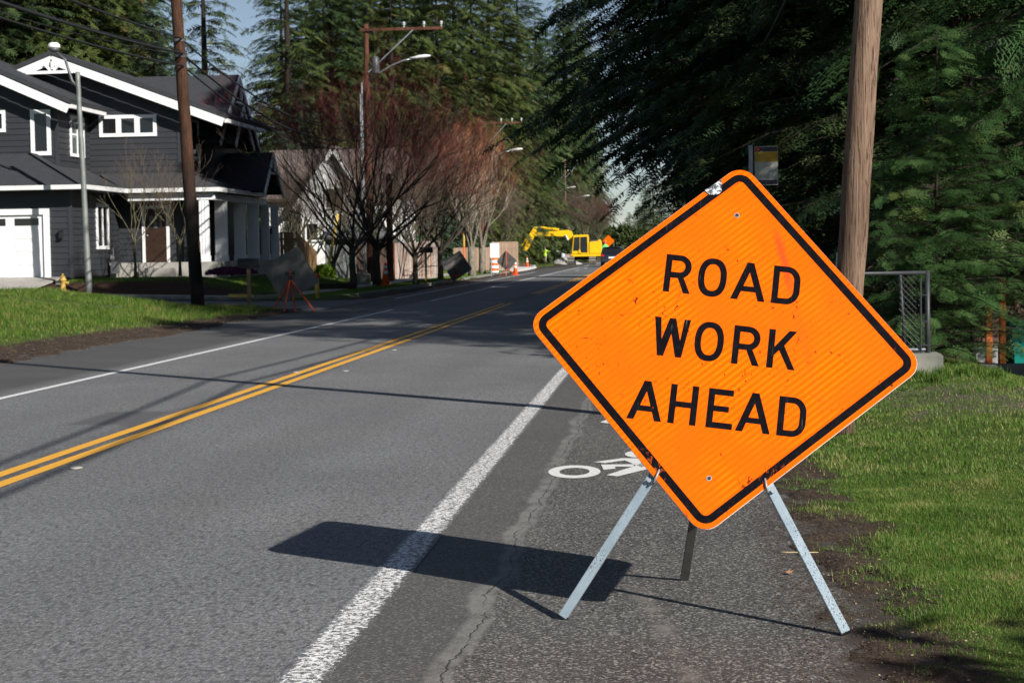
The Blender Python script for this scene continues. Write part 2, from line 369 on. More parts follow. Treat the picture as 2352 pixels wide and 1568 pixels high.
smear = n.math('MULTIPLY', smear, n.ramp(Y, (.50, 1), (.58, 0)))
c = n.mix(n.math('MULTIPLY', smear, .8), c, (.80, .060, .012))
M['sign_orange'] = n.out(c, n.ramp(patch, (.3, .42), (.7, .30)), n.bump(rib, .10, .001), 0, .04)
n = N('sign_black'); v = n.obj()
c = n.mix(n.ramp(n.noise(v, 30, 4, .65), (.45, 0), (.75, .8)), (.004, .0036, .005), (.010, .0095, .013))
w1 = n.noise(n.scale(v, 60, 26, 1), 1.0, 4, .7, .8)
c = n.mix(n.math('MULTIPLY', n.ramp(w1, (.70, 0), (.72, 1)), n.ramp(n.noise(v, 5, 3), (.48, 0), (.6, 1))), c, (.62, .10, .01))
Xb, Yb, Zb = n.sep(v)[:3]
low = n.math('MULTIPLY', n.ramp(n.math('ADD', Yb, 1.0), (.30, 1), (.52, 0)), n.ramp(n.noise(n.scale(v, 40, 22, 1), 1.0, 4, .7, .9), (.56, 0), (.585, 1)))
low = n.math('MULTIPLY', low, n.ramp(n.math('ABSOLUTE', Xb), (.17, 0), (.22, 1)))
low = n.math('MULTIPLY', low, n.ramp(n.math('ABSOLUTE', Xb), (.32, 1), (.38, 0)))
c = n.mix(low, c, (.70, .115, .01))
w2 = n.noise(n('Mapping', {'Vector': v, 'Rotation': (0, 0, .3), 'Scale': (70, 9, 1)}).outputs[0], 1.0, 3, .6)
c = n.mix(n.math('MULTIPLY', n.ramp(w2, (.62, 0), (.72, .6)), n.ramp(n.noise(v, 4, 2), (.5, 0), (.62, 1))), c, (.11, .115, .12))
M['sign_black'] = n.out(c, .6, None, 0, .03)
n = N('worn_foil'); v = n.obj()
M['worn_foil'] = n.out(n.mix(n.ramp(n.noise(v, 70, 4, .7, .6), (.47, 0), (.52, 1)), (.05, .055, .06), (.52, .55, .57)), .5, n.bump(n.noise(v, 60, 3), .5, .002), .5)
n = N('leg_blue'); v = n.obj()
c = n.mix(n.ramp(n.noise(v, 9, 4), (.3, 0), (.7, 1)), (.27, .34, .39), (.38, .46, .51))
Zl = n.sep(n.pos())[2]
ch = n.math('MULTIPLY', n.ramp(n.noise(v, 170, 3, .6), (.58, 0), (.61, 1)), n.ramp(n.noise(n.scale(v, 1, 1, 1), 4.5, 2), (.44, 0), (.56, 1)))
c = n.mix(ch, c, (.035, .04, .05))
M['leg_blue'] = n.out(c, .42, n.bump(n.noise(v, 40, 3), .15, .002), .35, .5)

# ------------------------------------------------------------------ mesh helpers
class MB:
    def __init__(s): s.v, s.f = [], []
    def add(s, vs, fs):
        b = len(s.v); s.v += [tuple(q) for q in vs]; s.f += [tuple(b + i for i in f) for f in fs]; return s
    def box(s, x0, x1, y0, y1, z0, z1):
        if x0 > x1: x0, x1 = x1, x0
        if y0 > y1: y0, y1 = y1, y0
        if z0 > z1: z0, z1 = z1, z0
        return s.add([(x0, y0, z0), (x1, y0, z0), (x1, y1, z0), (x0, y1, z0), (x0, y0, z1), (x1, y0, z1), (x1, y1, z1), (x0, y1, z1)],
                     [(0, 3, 2, 1), (4, 5, 6, 7), (0, 1, 5, 4), (1, 2, 6, 5), (2, 3, 7, 6), (3, 0, 4, 7)])
    def slab(s, pts, t):
        "polygon (3d points) thickened by t against its normal"
        P = [Vector(p) for p in pts]; nn = Vector((0, 0, 0))
        for i in range(len(P)): nn += P[i].cross(P[(i + 1) % len(P)])
        nn.normalize(); Q = [p - nn * t for p in P]; k = len(P)
        return s.add(P + Q, [tuple(range(k)), tuple(range(2 * k - 1, k - 1, -1))] + [(i, i + k, (i + 1) % k + k, (i + 1) % k) for i in range(k)])
    def beam(s, a, b, w, h=None, up=(0, 0, 1)):
        "rectangular bar from a to b, w wide, h deep"
        a, b = Vector(a), Vector(b); d = (b - a).normalized(); u = Vector(up)
        if abs(d.dot(u)) > .98: u = Vector((0, 1, 0))
        x = d.cross(u).normalized(); y = x.cross(d); h = h or w
        c = [x * (i * w / 2) + y * (j * h / 2) for i, j in ((-1, -1), (1, -1), (1, 1), (-1, 1))]
        return s.add([a + q for q in c] + [b + q for q in c], [(3, 2, 1, 0), (4, 5, 6, 7), (0, 1, 5, 4), (1, 2, 6, 5), (2, 3, 7, 6), (3, 0, 4, 7)])
    def tube(s, pts, rad, k=8, cap=True):
        P = [Vector(p) for p in pts]; m = len(P)
        if not hasattr(rad, '__len__'): rad = [rad] * m
        ref = None; base = len(s.v)
        for i in range(m):
            d = (P[min(i + 1, m - 1)] - P[max(i - 1, 0)]).normalized()
            if ref is None: ref = Vector((1, 0, 0)) if abs(d.x) < .9 else Vector((0, 1, 0))
            x = (ref - d * ref.dot(d)).normalized(); ref = x; y = d.cross(x)
            for j in range(k):
                t = 2 * math.pi * j / k
                s.v.append(tuple(P[i] + (x * math.cos(t) + y * math.sin(t)) * rad[i]))
        for i in range(m - 1):
            for j in range(k):
                a = base + i * k + j; b = base + i * k + (j + 1) % k
                s.f.append((a, b, b + k, a + k))
        if cap:
            s.f.append(tuple(base + j for j in range(k - 1, -1, -1))); s.f.append(tuple(base + (m - 1) * k + j for j in range(k)))
        return s
    def lathe(s, prof, k=16, c=(0, 0, 0)):
        return s.tube([(c[0], c[1], c[2] + z) for r, z in prof], [max(r, 1e-4) for r, z in prof], k)
    def prism(s, poly, o, ax, ay, az, t):
        "2d polygon on plane (o, ax, ay) pushed along az by t"
        o, ax, ay, az = Vector(o), Vector(ax), Vector(ay), Vector(az); k = len(poly)
        A = [o + ax * x + ay * y for x, y in poly]; B = [q + az * t for q in A]
        return s.add(A + B, [tuple(range(k - 1, -1, -1)), tuple(range(k, 2 * k))] + [(i, (i + 1) % k, (i + 1) % k + k, i + k) for i in range(k)])
    def loft(s, rings):
        k = len(rings[0]); b = len(s.v)
        for r in rings: s.v += [tuple(q) for q in r]
        for i in range(len(rings) - 1):
            for j in range(k):
                s.f.append((b + i * k + j, b + i * k + (j + 1) % k, b + (i + 1) * k + (j + 1) % k, b + (i + 1) * k + j))
        s.f.append(tuple(b + j for j in range(k - 1, -1, -1))); s.f.append(tuple(b + (len(rings) - 1) * k + j for j in range(k)))
        return s
    def ball(s, c, r, k=10, sz=1.0, wob=0.0, seed=0):
        rr = random.Random(seed); rings = []
        for i in range(1, k):
            t = math.pi * i / k
            rings.append([(c[0] + r * math.sin(t) * math.cos(a) * (1 + wob * (rr.random() - .5)), c[1] + r * math.sin(t) * math.sin(a) * (1 + wob * (rr.random() - .5)),
                           c[2] - r * sz * math.cos(t)) for a in (2 * math.pi * j / (k + 4) for j in range(k + 4))])
        return s.loft(rings)
    def build(s, name, mat, parent=None, world=False, smooth=False, bevel=0):
        me = bpy.data.meshes.new(name)
        v = s.v
        if world and parent is not None:
            L = parent.location; v = [(q[0] - L.x, q[1] - L.y, q[2] - L.z) for q in v]
        me.from_pydata(v, [], s.f); me.validate(); me.update()
        bm = bmesh.new(); bm.from_mesh(me); bmesh.ops.recalc_face_normals(bm, faces=bm.faces)
        if bevel: bmesh.ops.bevel(bm, geom=[e for e in bm.edges if e.calc_face_angle(0) > .6], offset=bevel, segments=2, affect='EDGES')
        bm.to_mesh(me); bm.free()
        me.materials.append(M[mat])
        if smooth: me.polygons.foreach_set('use_smooth', [True] * len(me.polygons))
        o = bpy.data.objects.new(name, me); COL.objects.link(o)
        if parent is not None: o.parent = parent
        return o
def arr_mesh(name, V, T, mat, parent=None, tint=None, smooth=False):
    "triangle mesh straight from arrays; tint is one value per vertex"
    me = bpy.data.meshes.new(name); nv, nt = len(V), len(T)
    me.vertices.add(nv); me.vertices.foreach_set('co', np.ascontiguousarray(V, np.float32).ravel())
    me.loops.add(nt * 3); me.loops.foreach_set('vertex_index', np.ascontiguousarray(T, np.int32).ravel())
    me.polygons.add(nt); me.polygons.foreach_set('loop_start', np.arange(0, nt * 3, 3, dtype=np.int32))
    me.update(calc_edges=True)
    if tint is not None:
        a = me.attributes.new('tint', 'FLOAT', 'POINT'); a.data.foreach_set('value', np.ascontiguousarray(tint, np.float32))
    if smooth: me.polygons.foreach_set('use_smooth', [True] * nt)
    me.materials.append(M[mat])
    o = bpy.data.objects.new(name, me); COL.objects.link(o)
    if parent is not None: o.parent = parent
    return o
def tag(o, label=None, cat=None, group=None, kind=None):
    if label: o['label'] = label
    if cat: o['category'] = cat
    if group: o['group'] = group
    if kind: o['kind'] = kind
    return o
def thing(name, loc, label, cat, group=None, rz=0.0, kind=None):
    o = bpy.data.objects.new(name, None); COL.objects.link(o)
    o.empty_display_size = .2; o.location = loc; o.rotation_euler.z = rz
    return tag(o, label, cat, group, kind)
def struct(o): o['kind'] = 'structure'; return o
def twin(o, loc, rz=0.0, label=None, scale=None, parent=None):
    "copy of a thing with its parts and their pieces"
    c = o.copy(); COL.objects.link(c); c.parent = parent
    if parent is None:
        c.location = loc; c.rotation_euler.z = rz
        if scale: c.scale = (scale,) * 3 if not hasattr(scale, '__len__') else scale
        if label: c['label'] = label
    for ch in [q for q in bpy.data.objects if q.parent is o]: twin(ch, None, parent=c)
    return c
def share(mesh_obj, name, parent, loc, mat=None, rz=0, scale=None):
    "another piece that shares mesh data"
    o = bpy.data.objects.new(name, mesh_obj.data); COL.objects.link(o); o.parent = parent; o.location = loc; o.rotation_euler.z = rz
    if scale: o.scale = scale
    return o

# ------------------------------------------------------------------ terrain
ROAD_R, ROAD_L = 0.90, -9.55
def road_z(x): return np.where(np.asarray(x, float) > -1.4, -.020 * (np.asarray(x, float) + 1.4), 0.0)
def right_edge(y): return .58 + .10 * ss(9, 6.5, y) + .45 * (vn(0 * y, y, .55, 1) - .5) + .35 * (vn(0 * y, y, 2.3, 2) - .5) + .25 * ss(14, 30, y)
def left_edge(y): return -9.62 - .35 * (vn(0 * y, y, .8, 3) - .5) - .5 * (vn(0 * y, y, 4.0, 4) - .5)
def zg(x, y):
    x = np.asarray(x, float); y = np.asarray(y, float)
    z = road_z(np.clip(x, -9, 1.2)) - .06
    # right verge: low bank, highest near the fence block, falling away behind it
    er = right_edge(y)
    bank = .074 * ss(-.15, .28, x - er) + .16 * ss(.3, 2.2, x - er) * ss(9, 20, y) + .0 * x
    bank = bank - .55 * ss(3.1, 5.5, x) * ss(14, 24, y) + .03 * (vn(x, y, .35, 5) - .5) * ss(0, .4, x - er) + .050 * (vn(x, y, .14, 7) + .6 * vn(x, y, .05, 8) - .85) * ss(-.15, .1, x - er) * ss(.75, .3, x - er)
    z = z + np.where(x > -4, bank, 0)
    # left verge: earth edge, then the grass mound before the side street
    el = left_edge(y); d = el - x
    near = .085 * ss(0, .35, d) + .66 * ss(.5, 7.0, d) * ss(52, 48, y) * (.55 + .45 * ss(20, 46, y)) + .05 * (vn(x, y, .5, 6) - .5) * ss(0, .4, d) + .07 * (vn(x, y, .22, 9) + .7 * vn(x, y, .1, 10) - .9) * ss(.1, .4, d) * ss(2.2, 1.2, d)
    # beyond the side street: kerbed strip and the raised house lot
    lot = .085 * ss(0, .35, d) + .10 * ss(.8, 1.2, d) + .62 * ss(3.0, 7.5, d) * ss(60.6, 63.6, y) * ss(92, 82, y)
    side = .06 * ss(0, .6, d) * 0 + .30 * ss(2.5, 14, d)
    t1 = ss(51.3, 52.6, y); t2 = ss(60.0, 60.5, y)
    left = near * (1 - t1) + side * t1 * (1 - t2) + lot * t2
    return z + np.where(x < -6, left, 0)
def zf(x, y): return float(zg(np.array([x]), np.array([y]))[0])

def axis(*segs):
    out = []
    for a, b, st in segs: out += list(np.arange(a, b, st))
    return np.array(sorted(set(np.round(out + [segs[-1][1]], 4))))
gx = axis((-1500, -150, 150), (-150, -40, 10), (-40, -20, 1.2), (-20, -11.5, .35), (-11.5, -9.0, .10), (-9, .2, 1.5), (.2, 2.6, .06), (2.6, 6, .2), (6, 20, 1.5), (20, 150, 15), (150, 1500, 150))
gy = axis((-40, 4, 4), (4, 6, .25), (6, 14, .08), (14, 26, .16), (26, 62, .35), (62, 66, .3), (66, 100, 1.0), (100, 200, 4), (200, 500, 30), (500, 3000, 250))
GX, GY = np.meshgrid(gx, gy); GZ = zg(GX, GY)
nx, ny = len(gx), len(gy)
idx = np.arange(nx * ny).reshape(ny, nx)
q = np.stack([idx[:-1, :-1], idx[:-1, 1:], idx[1:, 1:], idx[1:, :-1]], -1).reshape(-1, 4)
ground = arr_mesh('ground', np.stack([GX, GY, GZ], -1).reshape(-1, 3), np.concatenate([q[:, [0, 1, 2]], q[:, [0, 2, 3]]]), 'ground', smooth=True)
struct(ground)
fx, fy = GX.ravel(), GY.ravel()
dl = left_edge(fy) - fx; dr = fx - right_edge(fy)
grass_m = np.clip(ss(.55 + .6 * ss(46, 36, fy), 1.3 + .9 * ss(46, 36, fy), dl) + ss(.30, .85, dr), 0, 1)
mulch_m = ss(3.2, 3.9, dl) * ss(60.9, 61.3, fy) * ss(63.3, 62.7, fy) * ss(-24.5, -23.5, fx) + ss(3.4, 4.4, dl) * ss(60.8, 61.2, fy) * ss(66, 65, fy) * ss(8.0, 7.0, dl)
chip_m = ss(1.6, 2.1, fx) * ss(15.6, 17.0, fy) * ss(20.4, 19.5, fy) * .5 * ss(4.2, 3.4, fx)
thin_grass_m = ss(2.6, 4.0, fx) * ss(21, 24, fy)  # under the right firs: less grass, more mulch cover
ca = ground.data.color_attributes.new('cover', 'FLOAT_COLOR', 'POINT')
ca.data.foreach_set('color', np.stack([np.clip(grass_m * (1 - .8 * thin_grass_m), 0, 1), np.clip(mulch_m + thin_grass_m * .6, 0, 1), np.clip(chip_m, 0, 1), np.ones_like(fx)], -1).astype(np.float32).ravel())

# ------------------------------------------------------------------ road, side street, pavements, markings
def sheet(name, xs, ys, dz, mat, parent=None, zfun=road_z):
    X, Y = np.meshgrid(np.array(xs, float), np.array(ys, float)); Z = zfun(X) + dz
    k = len(xs); i = np.arange(k * len(ys)).reshape(len(ys), k)
    q = np.stack([i[:-1, :-1], i[:-1, 1:], i[1:, 1:], i[1:, :-1]], -1).reshape(-1, 4)
    return arr_mesh(name, np.stack([X, Y, Z], -1).reshape(-1, 3), np.concatenate([q[:, [0, 1, 2]], q[:, [0, 2, 3]]]), mat, parent)
road = struct(sheet('road', [-10.6, -9.2, -7.4, -4.7, -1.4, -.6, .2, 1.0, 1.9], [-40, 0, 10, 20, 40, 80, 160, 400, 3000], 0, 'asphalt'))
sheet('edge_line', [-1.45, -1.355, -1.26], [-40, 300], .004, 'paint_edge', road)
sheet('edge_line', [-7.42, -7.31], [-40, 50.3], .004, 'paint_white', road)
sheet('edge_line', [-7.41, -7.31], [58.5, 300], .004, 'paint_white', road)
sheet('bike_lane_line', [-9.05, -8.96], [62, 128], .004, 'paint_white', road)
for x0 in (-4.85, -4.64):
    sheet('center_line', [x0, x0 + .115], [-40, 55.0], .004, 'paint_yellow', road)
    sheet('center_line', [x0, x0 + .115], [66.0, 300], .004, 'paint_yellow', road)
for y0 in (132.5, 146.0): sheet('lane_dash', [-6.6, -6.5], [y0, y0 + 5], .004, 'paint_white', road)
# bicycle symbol on the shoulder, drawn on the ground by its outline
def zz(x, y): return gp((1260 + x * .161565) * .9408, (1060 + y * .161565) * .9408, -.02)
def mark(polys, name='bicycle_symbol'):
    mb = MB()
    for poly in polys:
        pts = [Vector((q.x, q.y, float(road_z(q.x)) + .004)) for q in poly]; mb.add(pts, [tuple(range(len(pts)))])
    o = mb.build(name, 'paint_bike', road); return o
def ring(cx, cy, rx, ry, w, k=40):
    o = [(cx + rx * math.cos(t), cy + ry * math.sin(t)) for t in (2 * math.pi * i / k for i in range(k))]
    i_ = [(cx + (rx - w) * math.cos(t), cy + (ry - w * 2.1) * math.sin(t)) for t in (2 * math.pi * i / k for i in range(k))]
    V = [(x, y, float(road_z(x)) + .004) for x, y in o + i_]
    mb = MB(); mb.add(V, [(j, (j + 1) % k, (j + 1) % k + k, j + k) for j in range(k)]); return mb.build('bicycle_symbol', 'paint_bike', road)
wc = zz(882, 582); wl_, wr_ = zz(490, 582), zz(1272, 582); wt, wb = zz(882, 487), zz(882, 682)
rx = (wr_.x - wl_.x) / 2; ry = (wt.y - wb.y) / 2; cyc = (wt.y + wb.y) / 2
ring(wc.x, cyc, rx, ry, rx * .42); ring(wc.x + .86, cyc, rx, ry, rx * .42)
mark([[zz(1175, 432), zz(1345, 445), zz(1640, 398), zz(1600, 366)], [zz(1640, 398), zz(1900, 500), zz(2020, 430), zz(1830, 362), zz(1600, 366)],
      [zz(1283, 468), zz(1790, 452), zz(1760, 490), zz(1490, 495), zz(1505, 525), zz(1322, 546)],
      [zz(1362, 625), zz(1535, 640), zz(2050, 505), zz(1900, 430), zz(1760, 490)]])
hc = zz(1740, 322); ring(hc.x + .05, hc.y + .1, .10, .24, .098)
aw = gp(1378, 972, -.02); mark([[aw, gp(1420, 976, -.02), gp(1440, 962, -.02), gp(1405, 960, -.02)], [gp(1420, 976, -.02), gp(1500, 940, -.02), gp(1510, 930, -.02), gp(1440, 962, -.02)]], 'lane_arrow')
# raised pavement markers
for i, (x, y) in enumerate(((175, 1076), (680, 856), (793, 853), (905, 805))):
    g = gp(x, y); mb = MB(); mb.lathe([(.05, 0), (.05, .004), (.035, .011), (.012, .013)], 14)
    o = mb.build('pavement_marker', 'marker_cream', smooth=True); o.location = (g.x, g.y, .003); o.scale = (1, 1.25, 1)
    tag(o, ['worn cream pavement marker beside the yellow lines nearest the viewer', 'pavement marker just left of the yellow lines under the pole shadow', 'pavement marker just right of the yellow lines past the pole shadow',
            'farthest small pavement marker right of the yellow centre lines'][i], 'road marker', 'raised pavement markers')

side = MB(); side.slab([(-70, 52.4, .31), (-24, 52.4, .28), (-11.2, 52.4, .02), (-9.3, 49.5, .012), (-9.3, 62.5, .012), (-11.0, 60.2, .02), (-24, 60.2, .28), (-70, 60.2, .31)], .02)
struct(side.build('side_street', 'asphalt_side'))
# kerb that turns out of the side street and runs along the road
kp = [(-24, 60.25), (-16, 60.25), (-13.2, 60.35), (-11.9, 60.9), (-11.0, 62.2), (-10.55, 64.0), (-10.45, 70), (-10.45, 92)]
def strip(name, pts, w, z0, z1, mat, lift=None):
    mb = MB(); rings = []
    for i, (x, y) in enumerate(pts):
        a = Vector(pts[max(i - 1, 0)]); b = Vector(pts[min(i + 1, len(pts) - 1)]); d = (b - a).normalized(); nrm = Vector((-d.y, d.x))
        l = lift(x, y) if lift else 0
        p0, p1 = Vector((x, y)), Vector((x, y)) + nrm * w
        rings.append([(p0.x, p0.y, z0 + l), (p1.x, p1.y, z0 + l), (p1.x, p1.y, z1 + l), (p0.x, p0.y, z1 + l)])
    mb.loft(rings); return struct(mb.build(name, mat))
slope = lambda x, y: .30 * float(ss(2.5, 14, -9.6 - x))
strip('kerb', kp, .16, -.05, .14, 'concrete_mossy', slope)
strip('kerb', [(-10.45, 97), (-10.45, 124)], .16, -.05, .14, 'concrete_mossy')
strip('pavement', [(-24, 61.0 - .3), (-14.6, 60.75), (-13.2, 61.4), (-12.3, 63.5), (-12.2, 70), (-12.2, 118)], 1.35, -.02, .155, 'concrete', slope)
strip('pavement', [(-10.3, 128), (-10.3, 139), (-10.5, 150), (-11.5, 163), (-13.0, 172)], 1.9, -.02, .16, 'concrete_pale')
dv = MB(); dv.slab([(-28, 60.3, .40), (-20.9, 60.3, .40), (-20.6, 63.75, .86), (-28, 63.75, .86)], .05); struct(dv.build('driveway', 'concrete'))
yk = MB(); yk.beam((-14.05, 60.10, .22), (-13.25, 60.12, .20), .05, .10); tag(yk.build('yellow_kerb_bar', 'post_yellow'), 'yellow painted kerb edge at the side street corner behind the mailbox', 'kerb')
pt = MB(); pt.slab([(-13.6, 150, .006), (-9.2, 150, .006), (-8.6, 178, .006), (-13.6, 178, .006)], .004); struct(pt.build('fresh_asphalt', 'asphalt_new'))
# narrow asphalt path across the mound
pth = [(-26, 40.2), (-19, 41.2), (-15.2, 42.6), (-13.2, 44.6)]
mb = MB(); rr = []
for i, (x, y) in enumerate(pth): rr.append([(x, y, zf(x, y) + .006), (x, y + 1.0, zf(x, y + 1.0) + .006), (x, y + 1.0, zf(x, y + 1) - .05), (x, y, zf(x, y) - .05)])
mb.loft(rr); struct(mb.build('path', 'asphalt_new'))

# ------------------------------------------------------------------ ROAD WORK AHEAD sign
def round_sq(half, r, k=7):
    "rounded square turned to a diamond, as 2d loop"
    pts = []
    for cx, cy, a0 in ((1, 1, 0), (-1, 1, 90), (-1, -1, 180), (1, -1, 270)):
        for i in range(k + 1):
            a = R_(a0 + 90 * i / k); pts.append((cx * (half - r) + r * math.cos(a), cy * (half - r) + r * math.sin(a)))
    c = math.sqrt(.5); return [((x - y) * c, (x + y) * c) for x, y in pts]
def loops_mesh(name, loops, z0, t, mat, parent=None):
    "filled outline with holes, t thick, as a mesh"
    cu = bpy.data.curves.new(name, 'CURVE'); cu.dimensions = '2D'; cu.fill_mode = 'BOTH'; cu.extrude = t / 2
    for lp in loops:
        sp = cu.splines.new('POLY'); sp.points.add(len(lp) - 1); sp.use_cyclic_u = True
        for i, (x, y) in enumerate(lp): sp.points[i].co = (x, y, 0, 1)
    tmp = bpy.data.objects.new(name, cu); COL.objects.link(tmp)
    dg = bpy.context.evaluated_depsgraph_get(); me = bpy.data.meshes.new_from_object(tmp.evaluated_get(dg))
    bpy.data.objects.remove(tmp); bpy.data.curves.remove(cu)
    for v in me.vertices: v.co.z += z0 + t / 2
    me.materials.clear(); me.materials.append(M[mat]); me.name = name
    o = bpy.data.objects.new(name, me); COL.objects.link(o); o.parent = parent
    return o
def arc(cx, cy, rx, ry, a0, a1, k=10): return [(cx + rx * math.cos(R_(a0 + (a1 - a0) * i / k)), cy + ry * math.sin(R_(a0 + (a1 - a0) * i / k))) for i in range(k + 1)]
HL, ST = .1775, .0275
def glyph(ch, w):
    h, s = HL, ST
    if ch == 'R':
        yb = .385 * h; ry = (h - yb) / 2; rx = ry * .95; cx, cy = w - .004 - rx, (h + yb) / 2
        o = [(0, 0), (s, 0), (s, yb), (.50 * w, yb), (w - 1.08 * s, 0), (w, 0)] + [(cx + rx * .42, cy - ry * .93)] + arc(cx, cy, rx, ry, -55, 90, 12) + [(0, h)]
        return [o, [(s, yb + s)] + arc(cx, cy, rx - s, ry - s, -90, 90, 12) + [(s, h - s)]]
    if ch == 'O':
        def se(a, b, e=2.35): return [(w / 2 + a * math.copysign(abs(math.cos(t)) ** (2 / e), math.cos(t)), h / 2 + b * math.copysign(abs(math.sin(t)) ** (2 / e), math.sin(t))) for t in (2 * math.pi * i / 44 for i in range(44))]
        return [se(w / 2, h / 2 + .002), se(w / 2 - s, h / 2 - s * .94)]
    if ch == 'A':
        t = s * 1.06; sx = s * 1.10; m = (w / 2 - t / 2) / h; y0, y1 = .225 * h, .225 * h + s * .92
        return [[(0, 0), (sx, 0), (sx + m * y0, y0), (w - sx - m * y0, y0), (w - sx, 0), (w, 0), (w / 2 + t / 2, h), (w / 2 - t / 2, h)],
                [(sx + m * y1, y1), (w - sx - m * y1, y1), (w / 2, (w / 2 - sx) / m)]]
    if ch == 'D':
        rx, ry = .058, .066
        o = [(0, 0)] + arc(w - rx, ry, rx, ry, -90, 0, 8) + arc(w - rx, h - ry, rx, ry, 0, 90, 8) + [(0, h)]
        return [o, [(s, s)] + arc(w - rx, ry, rx - s, ry - s, -90, 0, 8) + arc(w - rx, h - ry, rx - s, ry - s, 0, 90, 8) + [(s, h - s)]]
    if ch == 'W':
        return [[(0, h), (s, h), (.0385, .43 * h), (.0650, h), (.0920, h), (.1190, .43 * h), (w - s, h), (w, h), (.1310, 0), (.1045, 0), (.0785, .60 * h), (.0530, 0), (.0265, 0)]]
    if ch == 'K':
        return [[(0, 0), (s, 0), (s, .335 * h), (.40 * w, .475 * h), (w - 1.06 * s, 0), (w, 0), (.565 * w, .605 * h), (w - .003, h), (w - .036, h), (s, .55 * h), (s, h), (0, h)]]
    if ch == 'H':
        a, b = h / 2 - s * .47, h / 2 + s * .47
        return [[(0, 0), (s, 0), (s, a), (w - s, a), (w - s, 0), (w, 0), (w, h), (w - s, h), (w - s, b), (s, b), (s, h), (0, h)]]
    a, b = h / 2 - s * .47, h / 2 + s * .47                                         # E
    return [[(0, 0), (w, 0), (w, s), (s, s), (s, a), (w * .82, a), (w * .82, b), (s, b), (s, h - s), (w - .006, h - s), (w - .006, h), (0, h)]]

SC = Vector((.223, 8.3273, 1.1279)); STR = Vector((.9925, -.0188, -.1211)).normalized(); SN = Vector((.0298, -.9213, .3877)).normalized()
STU = SN.cross(STR).normalized()
SM = Matrix.Translation(SC) @ Matrix((STR, STU, SN)).transposed().to_4x4()
sign = thing('road_work_sign', (.11, 8.3, -.03), 'orange diamond ROAD WORK AHEAD sign on a steel tripod beside the bike lane', 'road sign')
ML = Matrix.Translation(-sign.location) @ SM
panel = loops_mesh('panel', [round_sq(.6095, .078)], -.0015, .003, 'sign_orange', sign); panel.matrix_basis = ML
loops_mesh('panel_edge', [round_sq(.6108, .079)], -.0048, .003, 'reflective_white', panel)
loops_mesh('border', [round_sq(.587, .058), round_sq(.5535, .026)], .0015, .0008, 'sign_black', panel)
rows = [('ROAD', .2113, ((-.2868, -.1680), (-.1400, -.0150), (.0080, .1582), (.1854, .3052))),
        ('WORK', -.0868, ((-.3057, -.1490), (-.1242, .0015), (.0410, .1613), (.1920, .3145))),
        ('AHEAD', -.3858, ((-.3778, -.2282), (-.2020, -.0818), (-.0390, .0734), (.0870, .2351), (.2620, .3814)))]
for word, y0, spans in rows:
    for ch, (a, b) in zip(word, spans):
        loops_mesh('letter', [[(x + a, y + y0) for x, y in lp] for lp in glyph(ch, b - a)], .0015, .0008, 'sign_black', panel)
for v_ in (.6075, -.609):
    o = loops_mesh('bolt_hole', [[(.0115 * math.cos(t), v_ + .0115 * math.sin(t)) for t in (2 * math.pi * i / 20 for i in range(20))],
                                 [(.008 * math.cos(t), v_ + .008 * math.sin(t)) for t in (2 * math.pi * i / 20 for i in range(20))]], .0015, .002, 'galv', panel)
    loops_mesh('hole_dark', [[(.008 * math.cos(t), v_ + .008 * math.sin(t)) for t in (2 * math.pi * i / 20 for i in range(20))]], .0015, .0006, 'black_metal', panel)
fold = loops_mesh('bent_edge_tab', [[(-.153, .7107), (-.0841, .7735), (-.0788, .714), (-.088, .702), (-.1069, .6916), (-.1303, .6928), (-.143, .701)]], .003, .004, 'worn_foil', panel)
# tripod: two front legs just behind the panel plane, one prop behind
def on_panel(u, v, w): return SC + STR * u + STU * v + SN * w
footL, footR, footB = Vector((-.474, 8.04, -.020)), Vector((.692, 7.82, -.041)), Vector((.047, 9.05, -.03))
apex = on_panel(-.015, -.16, -.030)
hkL, hkR = on_panel(-.241, -.629, -.010), on_panel(.2614, -.6142, -.010)
def leg(foot, hook, name='leg'):
    d = (hook - foot).normalized(); hook = hook - SN * .020; d = (hook - foot).normalized(); u_, v_ = (hook - SC).dot(STR), (hook - SC).dot(STU); top = on_panel(u_ * .10, -.20, -.034)
    mb = MB(); mb.beam(foot + Vector((0, 0, .012)), hook, .040, .026, SN); mb.beam(hook, top, .038, .024, SN); o = mb.build(name, 'leg_blue', sign, world=True, bevel=.002)
    mb = MB(); mb.beam(foot + Vector((0, 0, .006)), foot + d * .022, .041, .027, SN); mb.build('foot_cap', 'black_metal', o, world=False).location = -sign.location
    return d
dL = leg(footL, hkL); dR = leg(footR, hkR)
mb = MB(); mb.beam(footB + Vector((0, 0, .008)), apex - SN * .05, .040, .030, (0, 1, 0)); mb.build('leg', 'leg_shaded', sign, world=True, bevel=.002)
mb = MB(); mb.tube([apex - SN * .05 - STR * .12, apex - SN * .05 + STR * .12], .022, 10); mb.build('pivot', 'galv_dull', sign, world=True)
for hk, d, sd in ((hkL, dL, 1), (hkR, dR, -1)):
    e = hk + STR * .012 * sd
    pts = [e - STU * .022 - SN * .004, e - STU * .026 + SN * .018, e + STU * .004 + STR * .010 * sd + SN * .020, e + STU * .030 + STR * .016 * sd + SN * .013, e + STU * .034 + STR * .017 * sd + SN * .006]
    mb = MB(); mb.tube(pts, .0052, 8); mb.build('hook', 'galv_dull', sign, world=True, smooth=True)
    mb = MB(); mb.tube([hk - d * .02 + SN * .004, hk - d * .02 + SN * .012], .009, 10); mb.build('bolt', 'galv', sign, world=True)

